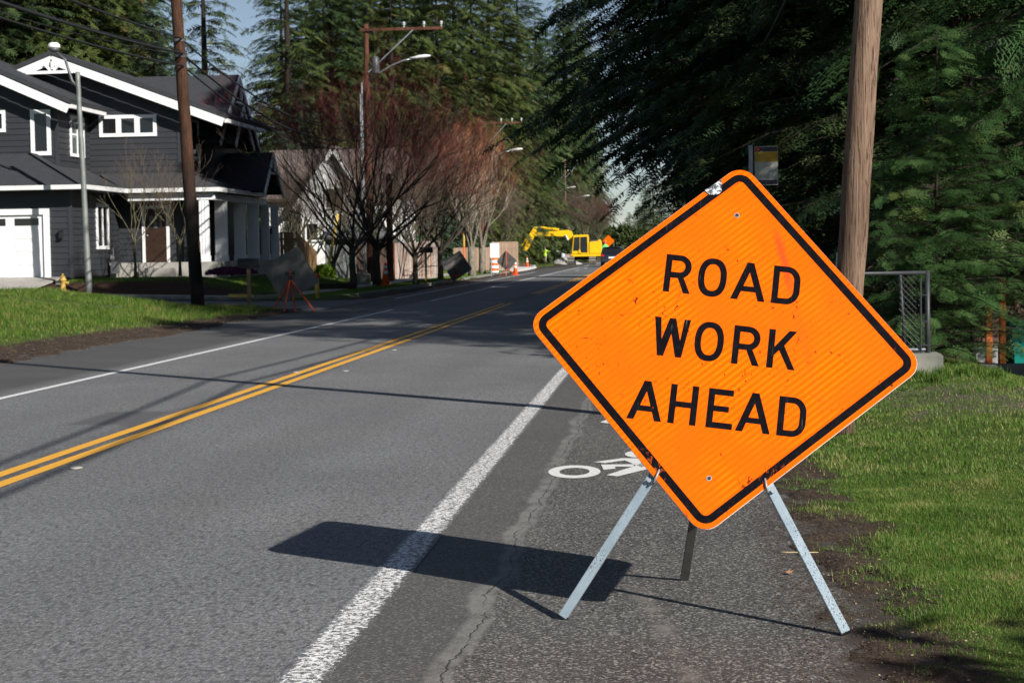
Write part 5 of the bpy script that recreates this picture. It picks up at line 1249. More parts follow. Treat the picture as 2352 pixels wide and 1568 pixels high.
def d_lot(x, y): 
    d = left_edge(y) - x; pave = (np.abs(x + 12.9) < .75) & (y > 63)
    return np.where(pave, 0, ss(1.05, 1.3, d)) * np.where((x < -20.6) & (y < 64), 0, 1) * (1 - ss(61.0, 61.3, y) * ss(63.2, 62.6, y) * ss(-13.5, -14.5, x)) * np.where((x < -15.9) & (y > 67.6), 0, 1)
P = scatter(110000, -20.3, -10.65, 61.0, 96, 68, d_lot, 1.2)
blades('lawn', P, np.full(len(P), .05), .022, 'grass_left', 'mown green lawn round the grey house and along the kerb', 69, .42, .15, .6, False)
P = scatter(30000, -16, -10.7, 97, 134, 70, lambda x, y: np.where(np.abs(x + 12.9) < .75, 0, .9)); blades('lawn', P, np.full(len(P), .06), .035, 'grass_left', 'bright strip of grass beneath the farther street trees', 71, .55, .15, .6, False)

def leaf_clump(name, c, rx, ry, rz, n_, size, mat, label, cat='shrub', seed=0):
    g = np.random.default_rng(seed); u = g.normal(0, 1, (n_, 3)); u /= np.linalg.norm(u, axis=1, keepdims=True); u *= (g.random((n_, 1)) ** .4); P = u * [rx, ry, rz]; P[:, 2] = np.abs(P[:, 2]) * 1.0
    d = g.normal(0, 1, (n_, 3)); d[:, 2] += .8; d /= np.linalg.norm(d, axis=1, keepdims=True); s = np.cross(d, g.normal(0, 1, (n_, 3))); s /= np.linalg.norm(s, axis=1, keepdims=True); L = size * g.uniform(.6, 1.3, (n_, 1))
    V = np.stack([P - s * L * .28, P + s * L * .28, P + d * L], 1).reshape(-1, 3)
    t = thing(name, c, label, cat); arr_mesh('foliage', V, np.arange(n_ * 3).reshape(-1, 3), mat, t, np.repeat(np.clip(g.normal(.5, .22, n_), 0, 1), 3))
    mb = MB()
    for i in range(7): a = i * .9; mb.tube([(0, 0, -.05), (rx * .4 * math.cos(a), ry * .4 * math.sin(a), rz * .5), (rx * .7 * math.cos(a), ry * .7 * math.sin(a), rz * .8)], [.012, .008, .004], 4, False)
    mb.build('stems', 'twig_brown', t); return t
q = at(532, 630, 65.0); leaf_clump('heather_shrub', (q.x, 65.0, q.z), .95, .5, .26, 5000, .07, 'heather_leaf', 'low purple heather bush below the porch columns', 'shrub', 1)
q = at(745, 630, 84); leaf_clump('leafy_bush', (q.x, 84, q.z - .1), .55, .5, .55, 1600, .12, 'leaf_green', 'bright green bush right of the large sign back', 'shrub', 2)
q = at(1400, 610, 300); leaf_clump('hedge', (at(1430, 600, 300).x, 300, 0), 5, 4, 5, 4000, .8, 'ivy', 'dark bushes at the far end of the road', 'shrub', 3)
for i, (px, Y, rx, rz, mt) in enumerate(((1215, 185, 3.2, 4.6, 'ivy'), (1262, 195, 3.0, 4.2, 'ivy'), (1300, 210, 3.0, 3.6, 'fir_olive'), (1170, 196, 3.2, 4.6, 'ivy'))):
    leaf_clump('evergreen_bush', (at(px, 600, Y).x, Y, 0), rx, 2.5, rz, 5000, .42, mt, ['dark evergreen bush under the excavator arm', 'dark evergreen bush behind the worker in yellow', 'brown-green bush behind the excavator boom', 'dark bush left of the excavator arm'][i], 'shrub', 10 + i)
for i, (x, y, rx, rz) in enumerate(((2.2, 37, 1.2, 2.3), (2.6, 42, 1.3, 2.6), (2.4, 47, 1.4, 2.8), (3.6, 34.5, 1.2, 1.7), (4.7, 35, 1.2, 1.5), (5.4, 37, 1.5, 2.6))):
    leaf_clump('undergrowth_bush', (x, y, -.2), rx, rx, rz, 4200, .20, 'ivy', ['dark undergrowth bush left of the bus stop post', 'dark undergrowth bush just behind the bus stop post', 'farther dark undergrowth bush beside the road under the firs', 'dark bush behind the chain link fence', 'dark bush left of the rust coloured posts', 'dark bush deep under the right hand firs'][i], 'shrub', 30 + i)
q = at(2330, 690, 40); leaf_clump('leafy_bush', (q.x, 40, q.z - .6), 1.0, .6, .9, 1800, .13, 'leaf_green', 'sunlit leaves above the teal bin', 'shrub', 41)

# ------------------------------------------------------------------ street furniture on the left
# hydrant
q = at(145, 668, 60.9); t = thing('fire_hydrant', (q.x, 60.9, q.z - .03), 'small yellow fire hydrant with black outlet beside the grey lamp post', 'hydrant'); t.scale = (.86,) * 3
mb = MB(); mb.lathe([(.15, 0), (.15, .04), (.10, .05), (.10, .40), (.135, .42), (.135, .46), (.11, .50), (.085, .58), (.03, .63), (.03, .68), (.0, .68)], 16); mb.build('barrel', 'hydrant_yellow', t, smooth=True)
mb = MB(); mb.tube([(-.08, -.05, .28), (-.24, -.12, .28)], .10, 12); mb.build('outlet', 'black_metal', t)
mb = MB(); mb.tube([(.05, 0, .33), (.22, -.02, .33)], .055, 10); mb.build('side_outlet', 'hydrant_yellow', t)
# mailboxes
def mailbox(px, py, z, label, tall, boxm, postm, rz=0.0, w=.24, l=.56):
    q = gp(px, py, z); t = thing('mailbox', (q.x, q.y, z - .03), label, 'mailbox', 'roadside mailboxes', rz)
    mb = MB(); mb.beam((0, 0, 0), (0, 0, tall), .10); mb.build('post', postm, t)
    prof = [(-w / 2, 0), (w / 2, 0)] + arc(0, .13, w / 2, .13, 0, 180, 10)
    mb = MB(); mb.prism(prof, (-l / 2, 0, tall), (0, 1, 0), (0, 0, 1), (1, 0, 0), l); bx = mb.build('box', boxm, t)
    mb = MB(); mb.prism([(a * 1.04, b * 1.02) for a, b in prof], (l / 2, 0, tall - .002), (0, 1, 0), (0, 0, 1), (1, 0, 0), .03); mb.build('door', boxm, bx)
    return t
mailbox(573, 702, .14, 'black round-topped mailbox on a wooden post left of the large sign back', 1.05, 'black_metal', 'post_wood', R_(4))
mailbox(979, 650, .13, 'black mailbox on a pale yellow post before the grey fence', 1.35, 'black_metal', 'post_yellow', R_(8))
# pipe bollard with red cap
q = gp(730, 684, .13); t = thing('pipe_bollard', (q.x, q.y, .12), 'yellow pipe bollard with dark red cap right of the large sign back', 'bollard')
mb = MB(); mb.tube([(0, 0, 0), (-.03, 0, .66)], .075, 14); mb.build('pipe', 'post_yellow', t, smooth=True)
mb = MB(); mb.lathe([(.085, .64), (.115, .67), (.115, .73), (.05, .77), (.01, .775)], 14, (-.03, 0, 0)); mb.build('cap', 'red_orange', t, smooth=True)
# yellow guy wire guard
a, b = at(752, 628, 90), at(776, 492, 90); mb = MB(); mb.tube([a, b], .06, 10); o = mb.build('guy_guard', 'post_yellow', smooth=True); tag(o, 'leaning yellow guy wire guard before the brown fence', 'guy guard')
# concrete block and timber edging
q = gp(832, 655, .13); mb = MB(); mb.box(-.32, .32, -.3, .3, 0, .52); o = mb.build('stone_block', 'concrete_mossy', bevel=.06); o.location = (q.x - .15, q.y + 1, .1); tag(o, 'rough stone block at the foot of the white conduit', 'stone block')
q = at(740, 668, 72); mb = MB(); mb.box(-.2, 1.3, -.1, .1, 0, .26); o = mb.build('timber_edging', 'mulch_dark', bevel=.02); o.location = (q.x, 72, .1); tag(o, 'dark timber edging of the lawn behind the yellow bollard', 'garden edging')
# cones
def cone(p, h, label, first=[]):
    if first: return twin(first[0], p, 0, label, h / .72)
    t = thing('traffic_cone', p, label, 'traffic cone', 'orange traffic cones')
    mb = MB(); mb.box(-.18, .18, -.18, .18, 0, .03); mb.build('base', 'cone_orange', t, bevel=.01)
    mb = MB(); mb.lathe([(.135, .03), (.034, .70), (.028, .72)], 16); c_ = mb.build('body', 'cone_orange', t, smooth=True)
    for z0, z1 in ((.36, .46), (.53, .63)):
        rr_ = lambda z: .135 - .101 * (z - .03) / .67 + .003
        mb = MB(); mb.lathe([(rr_(z0), z0), (rr_(z1), z1)], 16); mb.build('reflective_band', 'reflective_white', t, smooth=True)
    t.scale = (h / .72,) * 3; first.append(t); return t
def cpos(x, y, z): q = gp(x, y, z); return (q.x, q.y, z)
cone(cpos(886, 656, .13), .95, 'orange cone with white bands at the foot of the reddish pole')
cone(cpos(1184, 632, 0), .85, 'orange cone right of the sign back with the red mast')
cone((at(1211, 612, 150).x, 150, .16), .75, 'orange and white cone on the new white pavement under the bucket')
# drum
q = gp(1135, 628, .13); t = thing('traffic_drum', (q.x, q.y, .12), 'orange and white banded traffic drum on the pavement', 'traffic drum')
for i in range(6): mb = MB(); mb.lathe([(.29 - .008 * i, .16 * i), (.285 - .008 * i, .16 * i + .159)], 18); mb.build('band', 'cone_orange' if i % 2 else 'reflective_white', t)
mb = MB(); mb.lathe([(.36, 0), (.36, .03), (.30, .06)], 18); mb.build('base', 'dark_rubber', t); mb = MB(); mb.lathe([(.24, .955), (.2, .98), (.02, .99)], 18); mb.build('lid', 'cone_orange', t)
# tall orange marker, white sign on thin post, teal lid thing on pavement
q = at(1066, 590, 126); t = thing('marker_post', (q.x, 126, .1), 'tall orange and yellow marker post between the pale trees', 'marker post')
mb = MB(); mb.tube([(0, 0, 0), (0, 0, 2.1)], .06, 10); mb.build('lower_post', 'cone_orange', t); mb = MB(); mb.tube([(0, 0, 1.7), (0, 0, 2.5)], .075, 10); mb.build('yellow_sleeve', 'hydrant_yellow', t); mb = MB(); mb.tube([(0, 0, 2.5), (0, 0, 3.1)], .07, 10); mb.build('top', 'red_orange', t)
q = gp(1133 - 4, 634, .1); t = thing('small_street_sign', (q.x, q.y, .08), 'small white sign on a thin post beside the traffic drum', 'street sign'); zt = at(1132, 564, q.y).z
mb = MB(); mb.tube([(0, 0, 0), (0, 0, zt)], .03, 8); mb.build('post', 'galv', t); mb = MB(); mb.box(-.05, .45, -.03, -.015, zt - .75, zt + .05); mb.build('plate', 'reflective_white', t)
q = at(1073, 628, 128); mb = MB(); mb.box(-.15, .15, -.12, .12, 0, .4); o = mb.build('water_jug', 'bin_teal', bevel=.03); o.location = (q.x, 128, .15); tag(o, 'small teal jug standing on the white pavement', 'jug')

# ------------------------------------------------------------------ right side: chain link fence, posts, bin
f1, f0 = at(2131, 814, 21), at(2131, 625, 21)
fx0 = at(1960, 630, 21).x
t = thing('chain_link_fence', (f1.x, 21, f1.z), 'dark chain link fence panel ending at a post on a concrete block', 'fence')
hF = f0.z - f1.z
mb = MB(); mb.tube([(0, 0, -.3), (0, 0, hF + .015)], .028, 12); mb.build('end_post', 'fence_black', t, smooth=True)
mb = MB(); mb.tube([(fx0 - f1.x - 1.5, .02, hF - .01), (0, 0, hF - .005)], .021, 10); mb.build('top_rail', 'fence_black', t, smooth=True)
mb = MB(); mb.tube([(-.24, .01, 0.02), (-.29, .01, hF)], .017, 8); mb.build('brace_post', 'fence_black', t, smooth=True)
mb = MB(); mb.tube([(-.075, -.03, .01), (-.075, -.03, hF - .06)], .010, 8); mb.build('tension_bar', 'fence_black', t)
mb = MB(); mb.tube([(-.75, 0, .055), (-.02, 0, .055)], .016, 8); mb.build('bottom_rail', 'galv', t)
for z in (.1, hF * .4, hF * .72): mb = MB(); mb.tube([(-.09, -.03, z), (-.02, -.035, z), (.03, -.0, z)], .007, 6); mb.build('band_clip', 'fence_black', t)
mb = MB(); st = .062
for i in range(-16, 16):
    for sgn in (1, -1):
        x0 = -.08 - i * st; pts = []
        for k in range(int((hF - .08) / .03) + 1):
            z = .05 + k * .03; x = x0 - sgn * z * .95 + (0 if sgn > 0 else -.0)
            if -.31 < x < -.075: pts.append((x, -.02 + .006 * sgn + .02 * math.sin(x * 14 + z * 5), z))
        if len(pts) > 1: mb.tube(pts, .0019, 3, False)
tag(mb.build('wire_mesh', 'fence_black', t), kind='stuff')
b0, b1_ = at(2088, 812, 20.9), at(2162, 868, 20.9)
mb = MB(); mb.box(b0.x - .2, b1_.x, 20.72, 21.2, b1_.z - .3, b0.z); o = mb.build('concrete_block', 'concrete_mossy', bevel=.018); tag(o, 'grey concrete block under the chain link fence post', 'concrete block')
# rust posts, slatted fence behind, bin, low wall
def post(px, Y, y0, y1, w, label):
    a, b = at(px, y0, Y), at(px, y1, Y); mb = MB(); mb.box(a.x - w / 2, a.x + w / 2, Y, Y + w, b.z - .6, a.z); o = mb.build('wooden_post', 'rust_post', bevel=.006); tag(o, label, 'post', 'rust coloured posts')
post(2272, 29, 690, 838, .092, 'sunlit rust coloured wooden post left of the teal bin')
post(2303, 28, 640, 838, .092, 'rust coloured wooden post touching the teal bin edge')
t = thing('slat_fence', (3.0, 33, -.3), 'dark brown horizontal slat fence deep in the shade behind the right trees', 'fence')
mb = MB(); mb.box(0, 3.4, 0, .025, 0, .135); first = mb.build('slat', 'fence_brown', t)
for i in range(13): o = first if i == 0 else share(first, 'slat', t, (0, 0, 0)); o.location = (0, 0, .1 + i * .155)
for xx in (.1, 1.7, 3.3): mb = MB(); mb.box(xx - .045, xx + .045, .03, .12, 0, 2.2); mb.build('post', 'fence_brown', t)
bl, br_ = at(2309, 738, 31), at(2400, 850, 31)
t = thing('wheeled_bin', (bl.x + .32, 31, br_.z), 'teal wheeled bin at the right edge behind the posts', 'bin'); hB = bl.z - br_.z
mb = MB(); mb.loft([[(-a, -b_, z), (a, -b_, z), (a, b_, z), (-a, b_, z)] for a, b_, z in ((.22, .25, 0), (.28, .33, hB - .10), (.30, .35, hB - .09), (.30, .35, hB - .06))]); mb.build('body', 'bin_teal', t, bevel=.012)
mb = MB(); mb.loft([[(-a, -b_, z), (a, -b_, z), (a, b_, z), (-a, b_, z)] for a, b_, z in ((.315, .37, hB - .058), (.315, .37, hB - .03), (.26, .30, hB))]); mb.build('lid', 'bin_teal', t, bevel=.01)
for s_ in (-1, 1): mb = MB(); mb.tube([(s_ * .2, .28, .1), (s_ * .26, .28, .1)], .1, 14); mb.build('wheel', 'dark_rubber', t)
w0, w1 = at(2215, 838, 26.5), at(2420, 880, 26.5); mb = MB(); mb.box(w0.x, w1.x, 26.5, 26.75, w1.z - .4, w0.z); o = mb.build('low_block_wall', 'concrete_mossy', bevel=.01); tag(o, 'low mossy block wall below the posts and bin', 'wall')
w0, w1 = at(2238, 795, 30.4), at(2292, 840, 30.4); mb = MB(); mb.box(w0.x, w1.x, 30.4, 30.5, w1.z - .2, w0.z); o = mb.build('grey_board', 'concrete_pale', bevel=.01); tag(o, 'pale grey board standing behind the rust coloured posts', 'board')

# ------------------------------------------------------------------ works in the distance
YE = 175.0; XC = at(1340, 600, YE)
ex_ = thing('excavator', (XC.x, YE, 0), 'yellow tracked excavator reaching its arm left across the road works', 'excavator'); EL = ex_.location
def E_(px, py, dy=0): q = at(px, py, YE); return Vector((q.x - EL.x, dy, q.z))
def side_plate(name, poly, y0, y1, mat, par=None, bev=.02):
    mb = MB(); mb.prism([(E_(x, y).x, E_(x, y).z) for x, y in poly], (0, y0, 0), (1, 0, 0), (0, 0, 1), (0, 1, 0), y1 - y0); return mb.build(name, mat, par or ex_, bevel=bev)
side_plate('boom', [(1313, 566), (1300, 548), (1296, 543.5), (1228, 542), (1225, 538), (1232, 535), (1265, 531.5), (1305, 528.5), (1313, 531), (1318, 545), (1322, 566)], -.25, .25, 'excavator_yellow')
side_plate('arm', [(1227, 521), (1234, 521), (1232, 533), (1223, 553), (1214, 571), (1206, 580), (1201, 577), (1212, 549), (1216, 538)], -.2, .2, 'excavator_yellow')
mb = MB(); mb.tube([E_(1230, 522.5), E_(1247, 523)], .06, 8); mb.build('piston_rod', 'galv', ex_); mb = MB(); mb.tube([E_(1243, 523), E_(1284, 527.5)], .11, 10); mb.build('arm_cylinder', 'excavator_yellow', ex_)
mb = MB(); mb.tube([E_(1211, 546, -.1), E_(1196, 567, -.1)], .09, 10); mb.build('bucket_cylinder', 'excavator_yellow', ex_); mb = MB(); mb.tube([E_(1299, 540, -.4), E_(1312, 566, -.4)], .09, 10); mb.build('boom_cylinder', 'galv', ex_)
side_plate('bucket', [(1178, 584), (1186, 590), (1198, 592), (1207, 584), (1208, 576), (1200, 573), (1194, 580), (1188, 584)], -.55, .55, 'dark_rubber')
side_plate('bucket_link', [(1190, 570), (1200, 572), (1203, 580), (1192, 582)], -.15, .15, 'grey_metal')
side_plate('platform', [(1314, 583), (1381, 583), (1381, 588.5), (1318, 589.5), (1313.5, 586)], -1.2, 1.2, 'excavator_yellow')
cab = side_plate('cab', [(1315, 583), (1315.5, 575), (1318.5, 540.5), (1351, 539), (1353, 545), (1353.5, 583)], -1.25, -.25, 'excavator_yellow')
side_plate('pane', [(1318, 576), (1320.5, 545), (1333, 544.5), (1333, 576)], -1.275, -1.2, 'cab_glass', cab, 0); side_plate('pane', [(1334.5, 576), (1334.5, 544.5), (1350, 544), (1351, 580), (1334.5, 580)], -1.275, -1.2, 'cab_glass', cab, 0)
side_plate('handrail', [(1331, 581), (1331, 573), (1334, 573), (1336, 581)], -1.32, -1.28, 'excavator_yellow', cab, 0)
side_plate('engine_cover', [(1354, 583), (1354, 556), (1374, 554), (1375, 551), (1379.5, 550.5), (1382, 560), (1382, 583)], -1.2, 1.2, 'excavator_yellow', None, .05)
side_plate('exhaust', [(1356, 556), (1356, 552.5), (1371, 551), (1372, 555)], -.2, .5, 'grey_metal')
mb = MB(); c0 = E_(1340, 592); mb.lathe([(.8, 0), (.8, .35)], 18, (c0.x, 0, E_(1340, 596).z)); mb.build('turntable', 'dark_rubber', ex_)
for xa, xb_ in ((1304.5, 1321), (1354.5, 1370)):
    A, B_ = E_(xa, 600).x, E_(xb_, 600).x; zt = E_(1340, 590).z
    prof = [(-1.55, .30), (-1.3, .02), (1.3, .02), (1.6, .32), (1.5, zt - .1), (1.2, zt), (-1.1, zt), (-1.5, zt - .15)]
    mb = MB(); mb.prism([(y, z) for y, z in prof], (A + .06, 0, 0), (0, 1, 0), (0, 0, 1), (1, 0, 0), B_ - A - .12); tk = mb.build('track', 'dark_rubber', ex_)
    for i in range(len(prof)):
        p0, p1 = Vector((0, *prof[i])), Vector((0, *prof[(i + 1) % len(prof)])); L_ = (p1 - p0).length; kk = max(1, round(L_ / .21))
        for j in range(kk):
            m_ = p0.lerp(p1, (j + .5) / kk); d_ = (p1 - p0).normalized(); nn = Vector((0, d_.z, -d_.y)); mb = MB()
            mb.beam((A, m_.y + nn.y * .02, m_.z + nn.z * .02), (B_, m_.y + nn.y * .02, m_.z + nn.z * .02), .15, .06, nn); mb.build('track_shoe', 'track_steel', tk)
# workers
def person(loc, label, arms, coat, hat, rz=0, stride=.12, lean=0.0, sc_=1.0):
    t = thing('person', loc, label, 'person', None, rz); t.scale = (sc_,) * 3
    J = {'p': (0, 0, .95, .15), 'w': (0, lean * .3, 1.12, .155), 'c': (0, lean * .7, 1.36, .175), 'n': (0, lean, 1.50, .06), 'h': (0, lean * 1.05, 1.62, .095), 'h2': (0, lean * 1.05, 1.72, .085),
         'sl': (-.19, lean * .7, 1.42, .075), 'sr': (.19, lean * .7, 1.42, .075), 'kl': (-.11, -.02 + stride, .50, .075), 'kr': (.11, -stride, .50, .075), 'hl': (-.10, 0, .90, .11), 'hr': (.10, 0, .90, .11),
         'al': (-.12, stride * .8, .09, .055), 'ar': (.12, -stride * 1.4, .09, .055), 'tl': (-.13, stride * .8 - .17, .05, .045), 'tr': (.13, -stride * 1.4 - .17, .05, .045)}
    J.update(arms); nm = list(J); E2 = [('p', 'w'), ('w', 'c'), ('c', 'n'), ('n', 'h'), ('h', 'h2'), ('c', 'sl'), ('c', 'sr'), ('sl', 'el'), ('sr', 'er'), ('el', 'fl'), ('er', 'fr'), ('p', 'hl'), ('p', 'hr'), ('hl', 'kl'), ('hr', 'kr'), ('kl', 'al'), ('kr', 'ar'), ('al', 'tl'), ('ar', 'tr')]
    me = bpy.data.meshes.new('body'); me.from_pydata([J[k][:3] for k in nm], [(nm.index(a), nm.index(b)) for a, b in E2], []); o = bpy.data.objects.new('body', me); COL.objects.link(o)
    m1 = o.modifiers.new('s', 'SKIN'); sk = me.skin_vertices[0].data
    for i, k in enumerate(nm): sk[i].radius = (J[k][3], J[k][3] * .8); sk[i].use_root = (k == 'p')
    o.modifiers.new('d', 'SUBSURF').levels = 1
    dg = bpy.context.evaluated_depsgraph_get(); m2 = bpy.data.meshes.new_from_object(o.evaluated_get(dg)); bpy.data.objects.remove(o)
    for k in ('khaki', coat, 'skin', 'dark_rubber'): m2.materials.append(M[k])
    for p in m2.polygons:
        z = p.center.z; p.use_smooth = True; p.material_index = 3 if z < .10 else 0 if z < .92 and abs(p.center.x) < .24 else 2 if z > 1.50 and abs(p.center.x) < .14 else 1
    o = bpy.data.objects.new('body', m2); COL.objects.link(o); o.parent = t
    mb = MB(); mb.lathe([(.145, 0), (.14, .015), (.115, .02), (.11, .08), (.075, .13), (.01, .145)], 16, (0, lean * 1.05, 1.715)); mb.build('hard_hat', hat, t, smooth=True); return t
q = gp(1252, 610, 0)
person((q.x * 176 / q.y, 176, -.02), 'worker in yellow high visibility jacket and white hard hat walking by the bucket', {'el': (-.42, .02, 1.28, .055), 'er': (.26, -.05, 1.16, .055), 'fl': (-.55, -.08, 1.42, .045), 'fr': (.24, -.22, 1.0, .045)}, 'hi_vis', 'reflective_white', R_(160), .14)
q = at(1390, 560, 182)
person((q.x, 182, 0), 'worker with orange hard hat half hidden between excavator and dark car', {'el': (-.28, .0, 1.16, .055), 'er': (.28, -.05, 1.16, .055), 'fl': (-.25, -.2, 1.0, .045), 'fr': (.24, -.22, 1.0, .045)}, 'hi_vis_green', 'cone_orange', R_(20), .05, 0, 1.22)
# dark SUV seen from behind
q = at(1379, 600, 159); t = thing('parked_car', (q.x + .97, 159, 0), 'dark blue sport utility car seen from behind beside the excavator', 'car')
prof = [(0, .40), (.05, .95), (.18, 1.02), (.62, 1.58), (2.6, 1.62), (3.35, 1.10), (4.45, .98), (4.6, .72), (4.6, .36), (.1, .34)]
hw = lambda y, z: .95 - (.16 * max(0, z - .98) / .62)
mb = MB(); L_ = [(-hw(y, z), y, z) for y, z in prof]; Rv = [(hw(y, z), y, z) for y, z in prof]; k = len(prof); mb.add(L_ + Rv, [tuple(range(k)), tuple(range(2 * k - 1, k - 1, -1))] + [(i, i + k, (i + 1) % k + k, (i + 1) % k) for i in range(k)]); body = mb.build('body', 'car_blue', t, bevel=.05)
mb = MB(); mb.slab([(-.74, .20, 1.08), (.74, .20, 1.08), (.68, .56, 1.53), (-.68, .56, 1.53)], -.012); mb.build('rear_window', 'window_dark', t)
for s_ in (-1, 1):
    mb = MB(); mb.box(s_ * .95, s_ * .66, -.02, .12, .82, .98); mb.build('tail_light', 'tail_red', t, bevel=.02)
    for y in (.85, 3.7): mb = MB(); mb.tube([(s_ * .74, y, .34), (s_ * .97, y, .34)], .34, 18); w = mb.build('wheel', 'dark_rubber', t); mb = MB(); mb.tube([(s_ * .90, y, .34), (s_ * .975, y, .34)], .2, 14); mb.build('rim', 'galv', w)
    mb = MB(); mb.slab([(s_ * .93, .75, 1.12), (s_ * .93, 2.95, 1.12), (s_ * .83, 2.5, 1.50), (s_ * .83, .95, 1.50)], .02 * s_); mb.build('side_window', 'window_dark', t)
mb = MB(); mb.box(-.28, .28, .015, .04, .66, .80); mb.build('licence_plate', 'reflective_white', t); mb = MB(); mb.box(-.93, .93, -.10, .2, .38, .58); mb.build('bumper', 'dark_rubber', t, bevel=.04)
mb = MB(); mb.box(-.62, .62, .42, .66, 1.57, 1.62); mb.build('spoiler', 'car_blue', t, bevel=.015)
# white trailer/compressor, spoil heaps, planks, red cone-ish bag by the tracks
q = at(1278, 596, 188); t = thing('white_trailer', (q.x, 188, 0), 'small white trailer behind the worker in yellow', 'trailer')
rings = [[(x, -.8, z0), (x, .8, z0), (x, .7, z1), (x, -.7, z1)] for x, z0, z1 in ((-.9, .5, 1.0), (-.5, .35, 1.45), (.3, .35, 1.3), (1.2, .35, .8), (1.7, .4, .6))]
mb = MB(); mb.loft(rings); mb.build('body', 'truck_white', t, bevel=.04)
for s_ in (-1, 1): mb = MB(); mb.tube([(.1, s_ * .7, .34), (.1, s_ * .86, .34)], .34, 14); mb.build('wheel', 'dark_rubber', t)
def heap(px, Y, rx, ry, h, mat, label, seed):
    g = np.random.default_rng(seed); k, m = 22, 9; V = [(0, 0, h)]; F_ = []
    for i in range(1, m):
        f = i / (m - 1)
        for j in range(k): a = 2 * math.pi * j / k; s_ = 1 + g.uniform(-.12, .12); V.append((rx * f * s_ * math.cos(a), ry * f * s_ * math.sin(a), max(-.05, h * (1 - f ** 1.3) + g.uniform(-.05, .05) * h) if i < m - 1 else -.1))
    for j in range(k): F_.append((0, 1 + j, 1 + (j + 1) % k))
    for i in range(m - 2):
        for j in range(k): a = 1 + i * k + j; b = 1 + i * k + (j + 1) % k; F_.append((a, a + k, b + k, b))
    mb = MB(); mb.add(V, F_); o = mb.build('spoil_heap', mat, smooth=True); o.location = (at(px, 600, Y).x, Y, .02); tag(o, label, 'heap')
heap(1297, 184, 1.7, 1.5, .75, 'far_concrete_pile', 'grey rubble heap left of the excavator track', 1); heap(1192, 152, 1.4, 1.2, .5, 'soil', 'brown soil heap below the excavator bucket', 2)
mb = MB(); mb.box(-.9, .9, -.4, .4, 0, .55); o = mb.build('timber_stack', 'fence_tan', bevel=.03); q = at(1294, 588, 192); o.location = (q.x, 192, .45); tag(o, 'pale timber bundle behind the rubble heap', 'timber stack')
# far house fronts seen under the boom
for i, (xa, xb_, ya, yb_, Y, mt, lb) in enumerate(((1229, 1262, 556, 600, 232, 'house_grey', 'grey garage front far behind the worker'), (1262, 1305, 545, 600, 250, 'house_white', 'pale house wall far behind the excavator boom'), (1405, 1450, 552, 596, 330, 'house_white', 'pale building glimpsed beside the distant sign'))):
    A, B_ = at(xa, ya, Y), at(xb_, yb_, Y); t = thing('far_house', ((A.x + B_.x) / 2, Y, 0), lb, 'house'); w = B_.x - A.x
    mb = MB(); mb.box(-w / 2, w / 2, 0, 6, 0, A.z); mb.build('wall', mt, t); mb = MB(); mb.slab([(-w / 2 - .4, -.4, A.z), (w / 2 + .4, -.4, A.z), (w / 2 + .4, 3, A.z + 1.4), (-w / 2 - .4, 3, A.z + 1.4)], .15); mb.slab([(-w / 2 - .4, 3, A.z + 1.4), (w / 2 + .4, 3, A.z + 1.4), (w / 2 + .4, 6.4, A.z), (-w / 2 - .4, 6.4, A.z)], .15); mb.build('roof', 'roof_brown', t)
    for f in (.25, .7): mb = MB(); mb.box(-w / 2 + w * f - .35, -w / 2 + w * f + .35, -.05, .02, .9, 2.1); mb.build('window', 'window_dark', t)
    mb = MB(); mb.box(-.45, .45, -.06, .02, 0, 2.1); mb.build('door', 'blue_door', t)

# ------------------------------------------------------------------ litter near the viewer
def curl_leaf(px, py, s, rz, label):
    g = gp(px, py, -.035); mb = MB(); pts = [(-.5, 0), (-.22, .30), (.05, .18), (.22, .38), (.30, .10), (.62, .02), (.30, -.12), (.20, -.34), (.02, -.18), (-.25, -.28)]
    top = [(x * s, y * s, .012 + .25 * s * (x * x + y * y) + .10 * s * abs(y)) for x, y in pts]; bot = [(a, b, c - .0015) for a, b, c in top]; k = len(pts)
    mb.add(top + bot, [tuple(range(k)), tuple(range(2 * k - 1, k - 1, -1))] + [(i, i + k, (i + 1) % k + k, (i + 1) % k) for i in range(k)]); o = mb.build('fallen_leaf', 'leaf_dry'); o.location = (g.x, g.y, float(road_z(g.x)) + .002); o.rotation_euler = (R_(22), R_(-8), rz); tag(o, label, 'leaf', 'fallen leaves')
curl_leaf(1812, 1317, .042, .6, 'dry orange leaf standing on the asphalt between sign leg and grass')
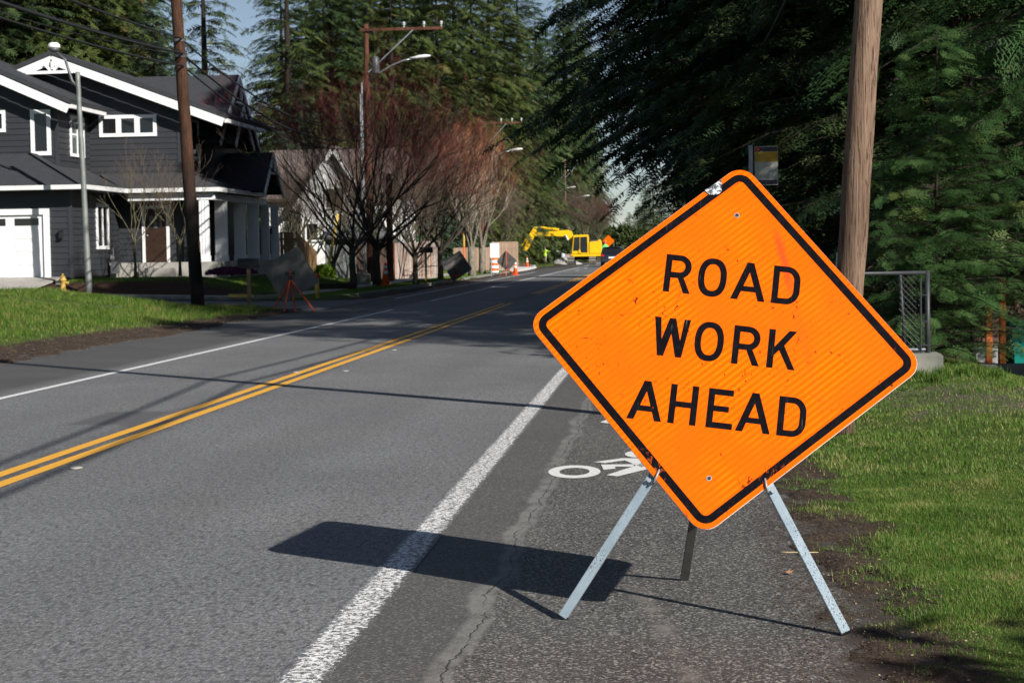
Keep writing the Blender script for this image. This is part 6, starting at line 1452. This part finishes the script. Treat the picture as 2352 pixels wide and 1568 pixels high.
curl_leaf(2215, 1082, .05, 2.0, 'dry brown leaf lying in the grass below the sign corner'); curl_leaf(2108, 1052, .045, .3, 'dry leaf in the lawn nearest the right sign corner')
a = gp(1785, 1270, -.03); b = gp(1880, 1272, -.03); z_ = float(road_z(a.x)) + .012
mb = MB(); mb.tube([(a.x, a.y, z_), (a.x + .05, a.y - .02, z_ + .004), (a.x + .12, a.y - .01, z_ + .002), (b.x, b.y, z_ + .006)], [.003, .004, .004, .002], 6); o = mb.build('dry_stalk', 'straw', smooth=True); tag(o, 'thin straw stalk lying at the grass edge behind the right leg', 'stalk')
# bits of bark and pale crumbs on the dirt edges
def crumbs(name, boxes, n_, size, mat, label, seed):
    g = np.random.default_rng(seed); V, T = [], []; base = np.array([(-.5, -.3, 0), (.5, -.3, 0), (.4, .35, 0), (-.4, .3, 0), (0, 0, .4)]); tri = np.array([(0, 1, 4), (1, 2, 4), (2, 3, 4), (3, 0, 4)])
    for (x0, x1, y0, y1, k) in boxes:
        for _ in range(k):
            x, y = g.uniform(x0, x1), g.uniform(y0, y1); s_ = size * g.uniform(.4, 1.4); a = g.uniform(0, 6.28); c_, d_ = math.cos(a), math.sin(a)
            z = max(zf(x, y), float(road_z(x)) if -10 < x < 1.9 else -9) + .002; o_ = len(V)
            for bx, by, bz in base: V.append((x + (bx * c_ - by * d_) * s_, y + (bx * d_ + by * c_) * s_, z + bz * s_))
            T += [tuple(o_ + i for i in f) for f in tri]
    return tag(arr_mesh(name, np.array(V), np.array(T), mat, None, np.random.default_rng(seed).random(len(V))), label, 'litter', None, 'stuff')
crumbs('bark_litter', [(.45, 1.25, 6.6, 12.0, 3000), (-11.4, -9.5, 25, 49, 1500), (1.7, 3.4, 16, 20, 900)], 1, .011, 'soil', 'dark bark crumbs on the earth edges of the road', 81)
crumbs('earth_clods', [(-11.6, -9.6, 25, 46, 900)], 1, .055, 'soil', 'earth clods along the left road edge', 83)
crumbs('pale_litter', [(-11.6, -9.6, 25, 42, 900), (1.7, 3.3, 16, 20, 260), (.7, 1.3, 6.8, 10.5, 90)], 1, .010, 'straw', 'pale dry crumbs on the earth edges of the road', 82)
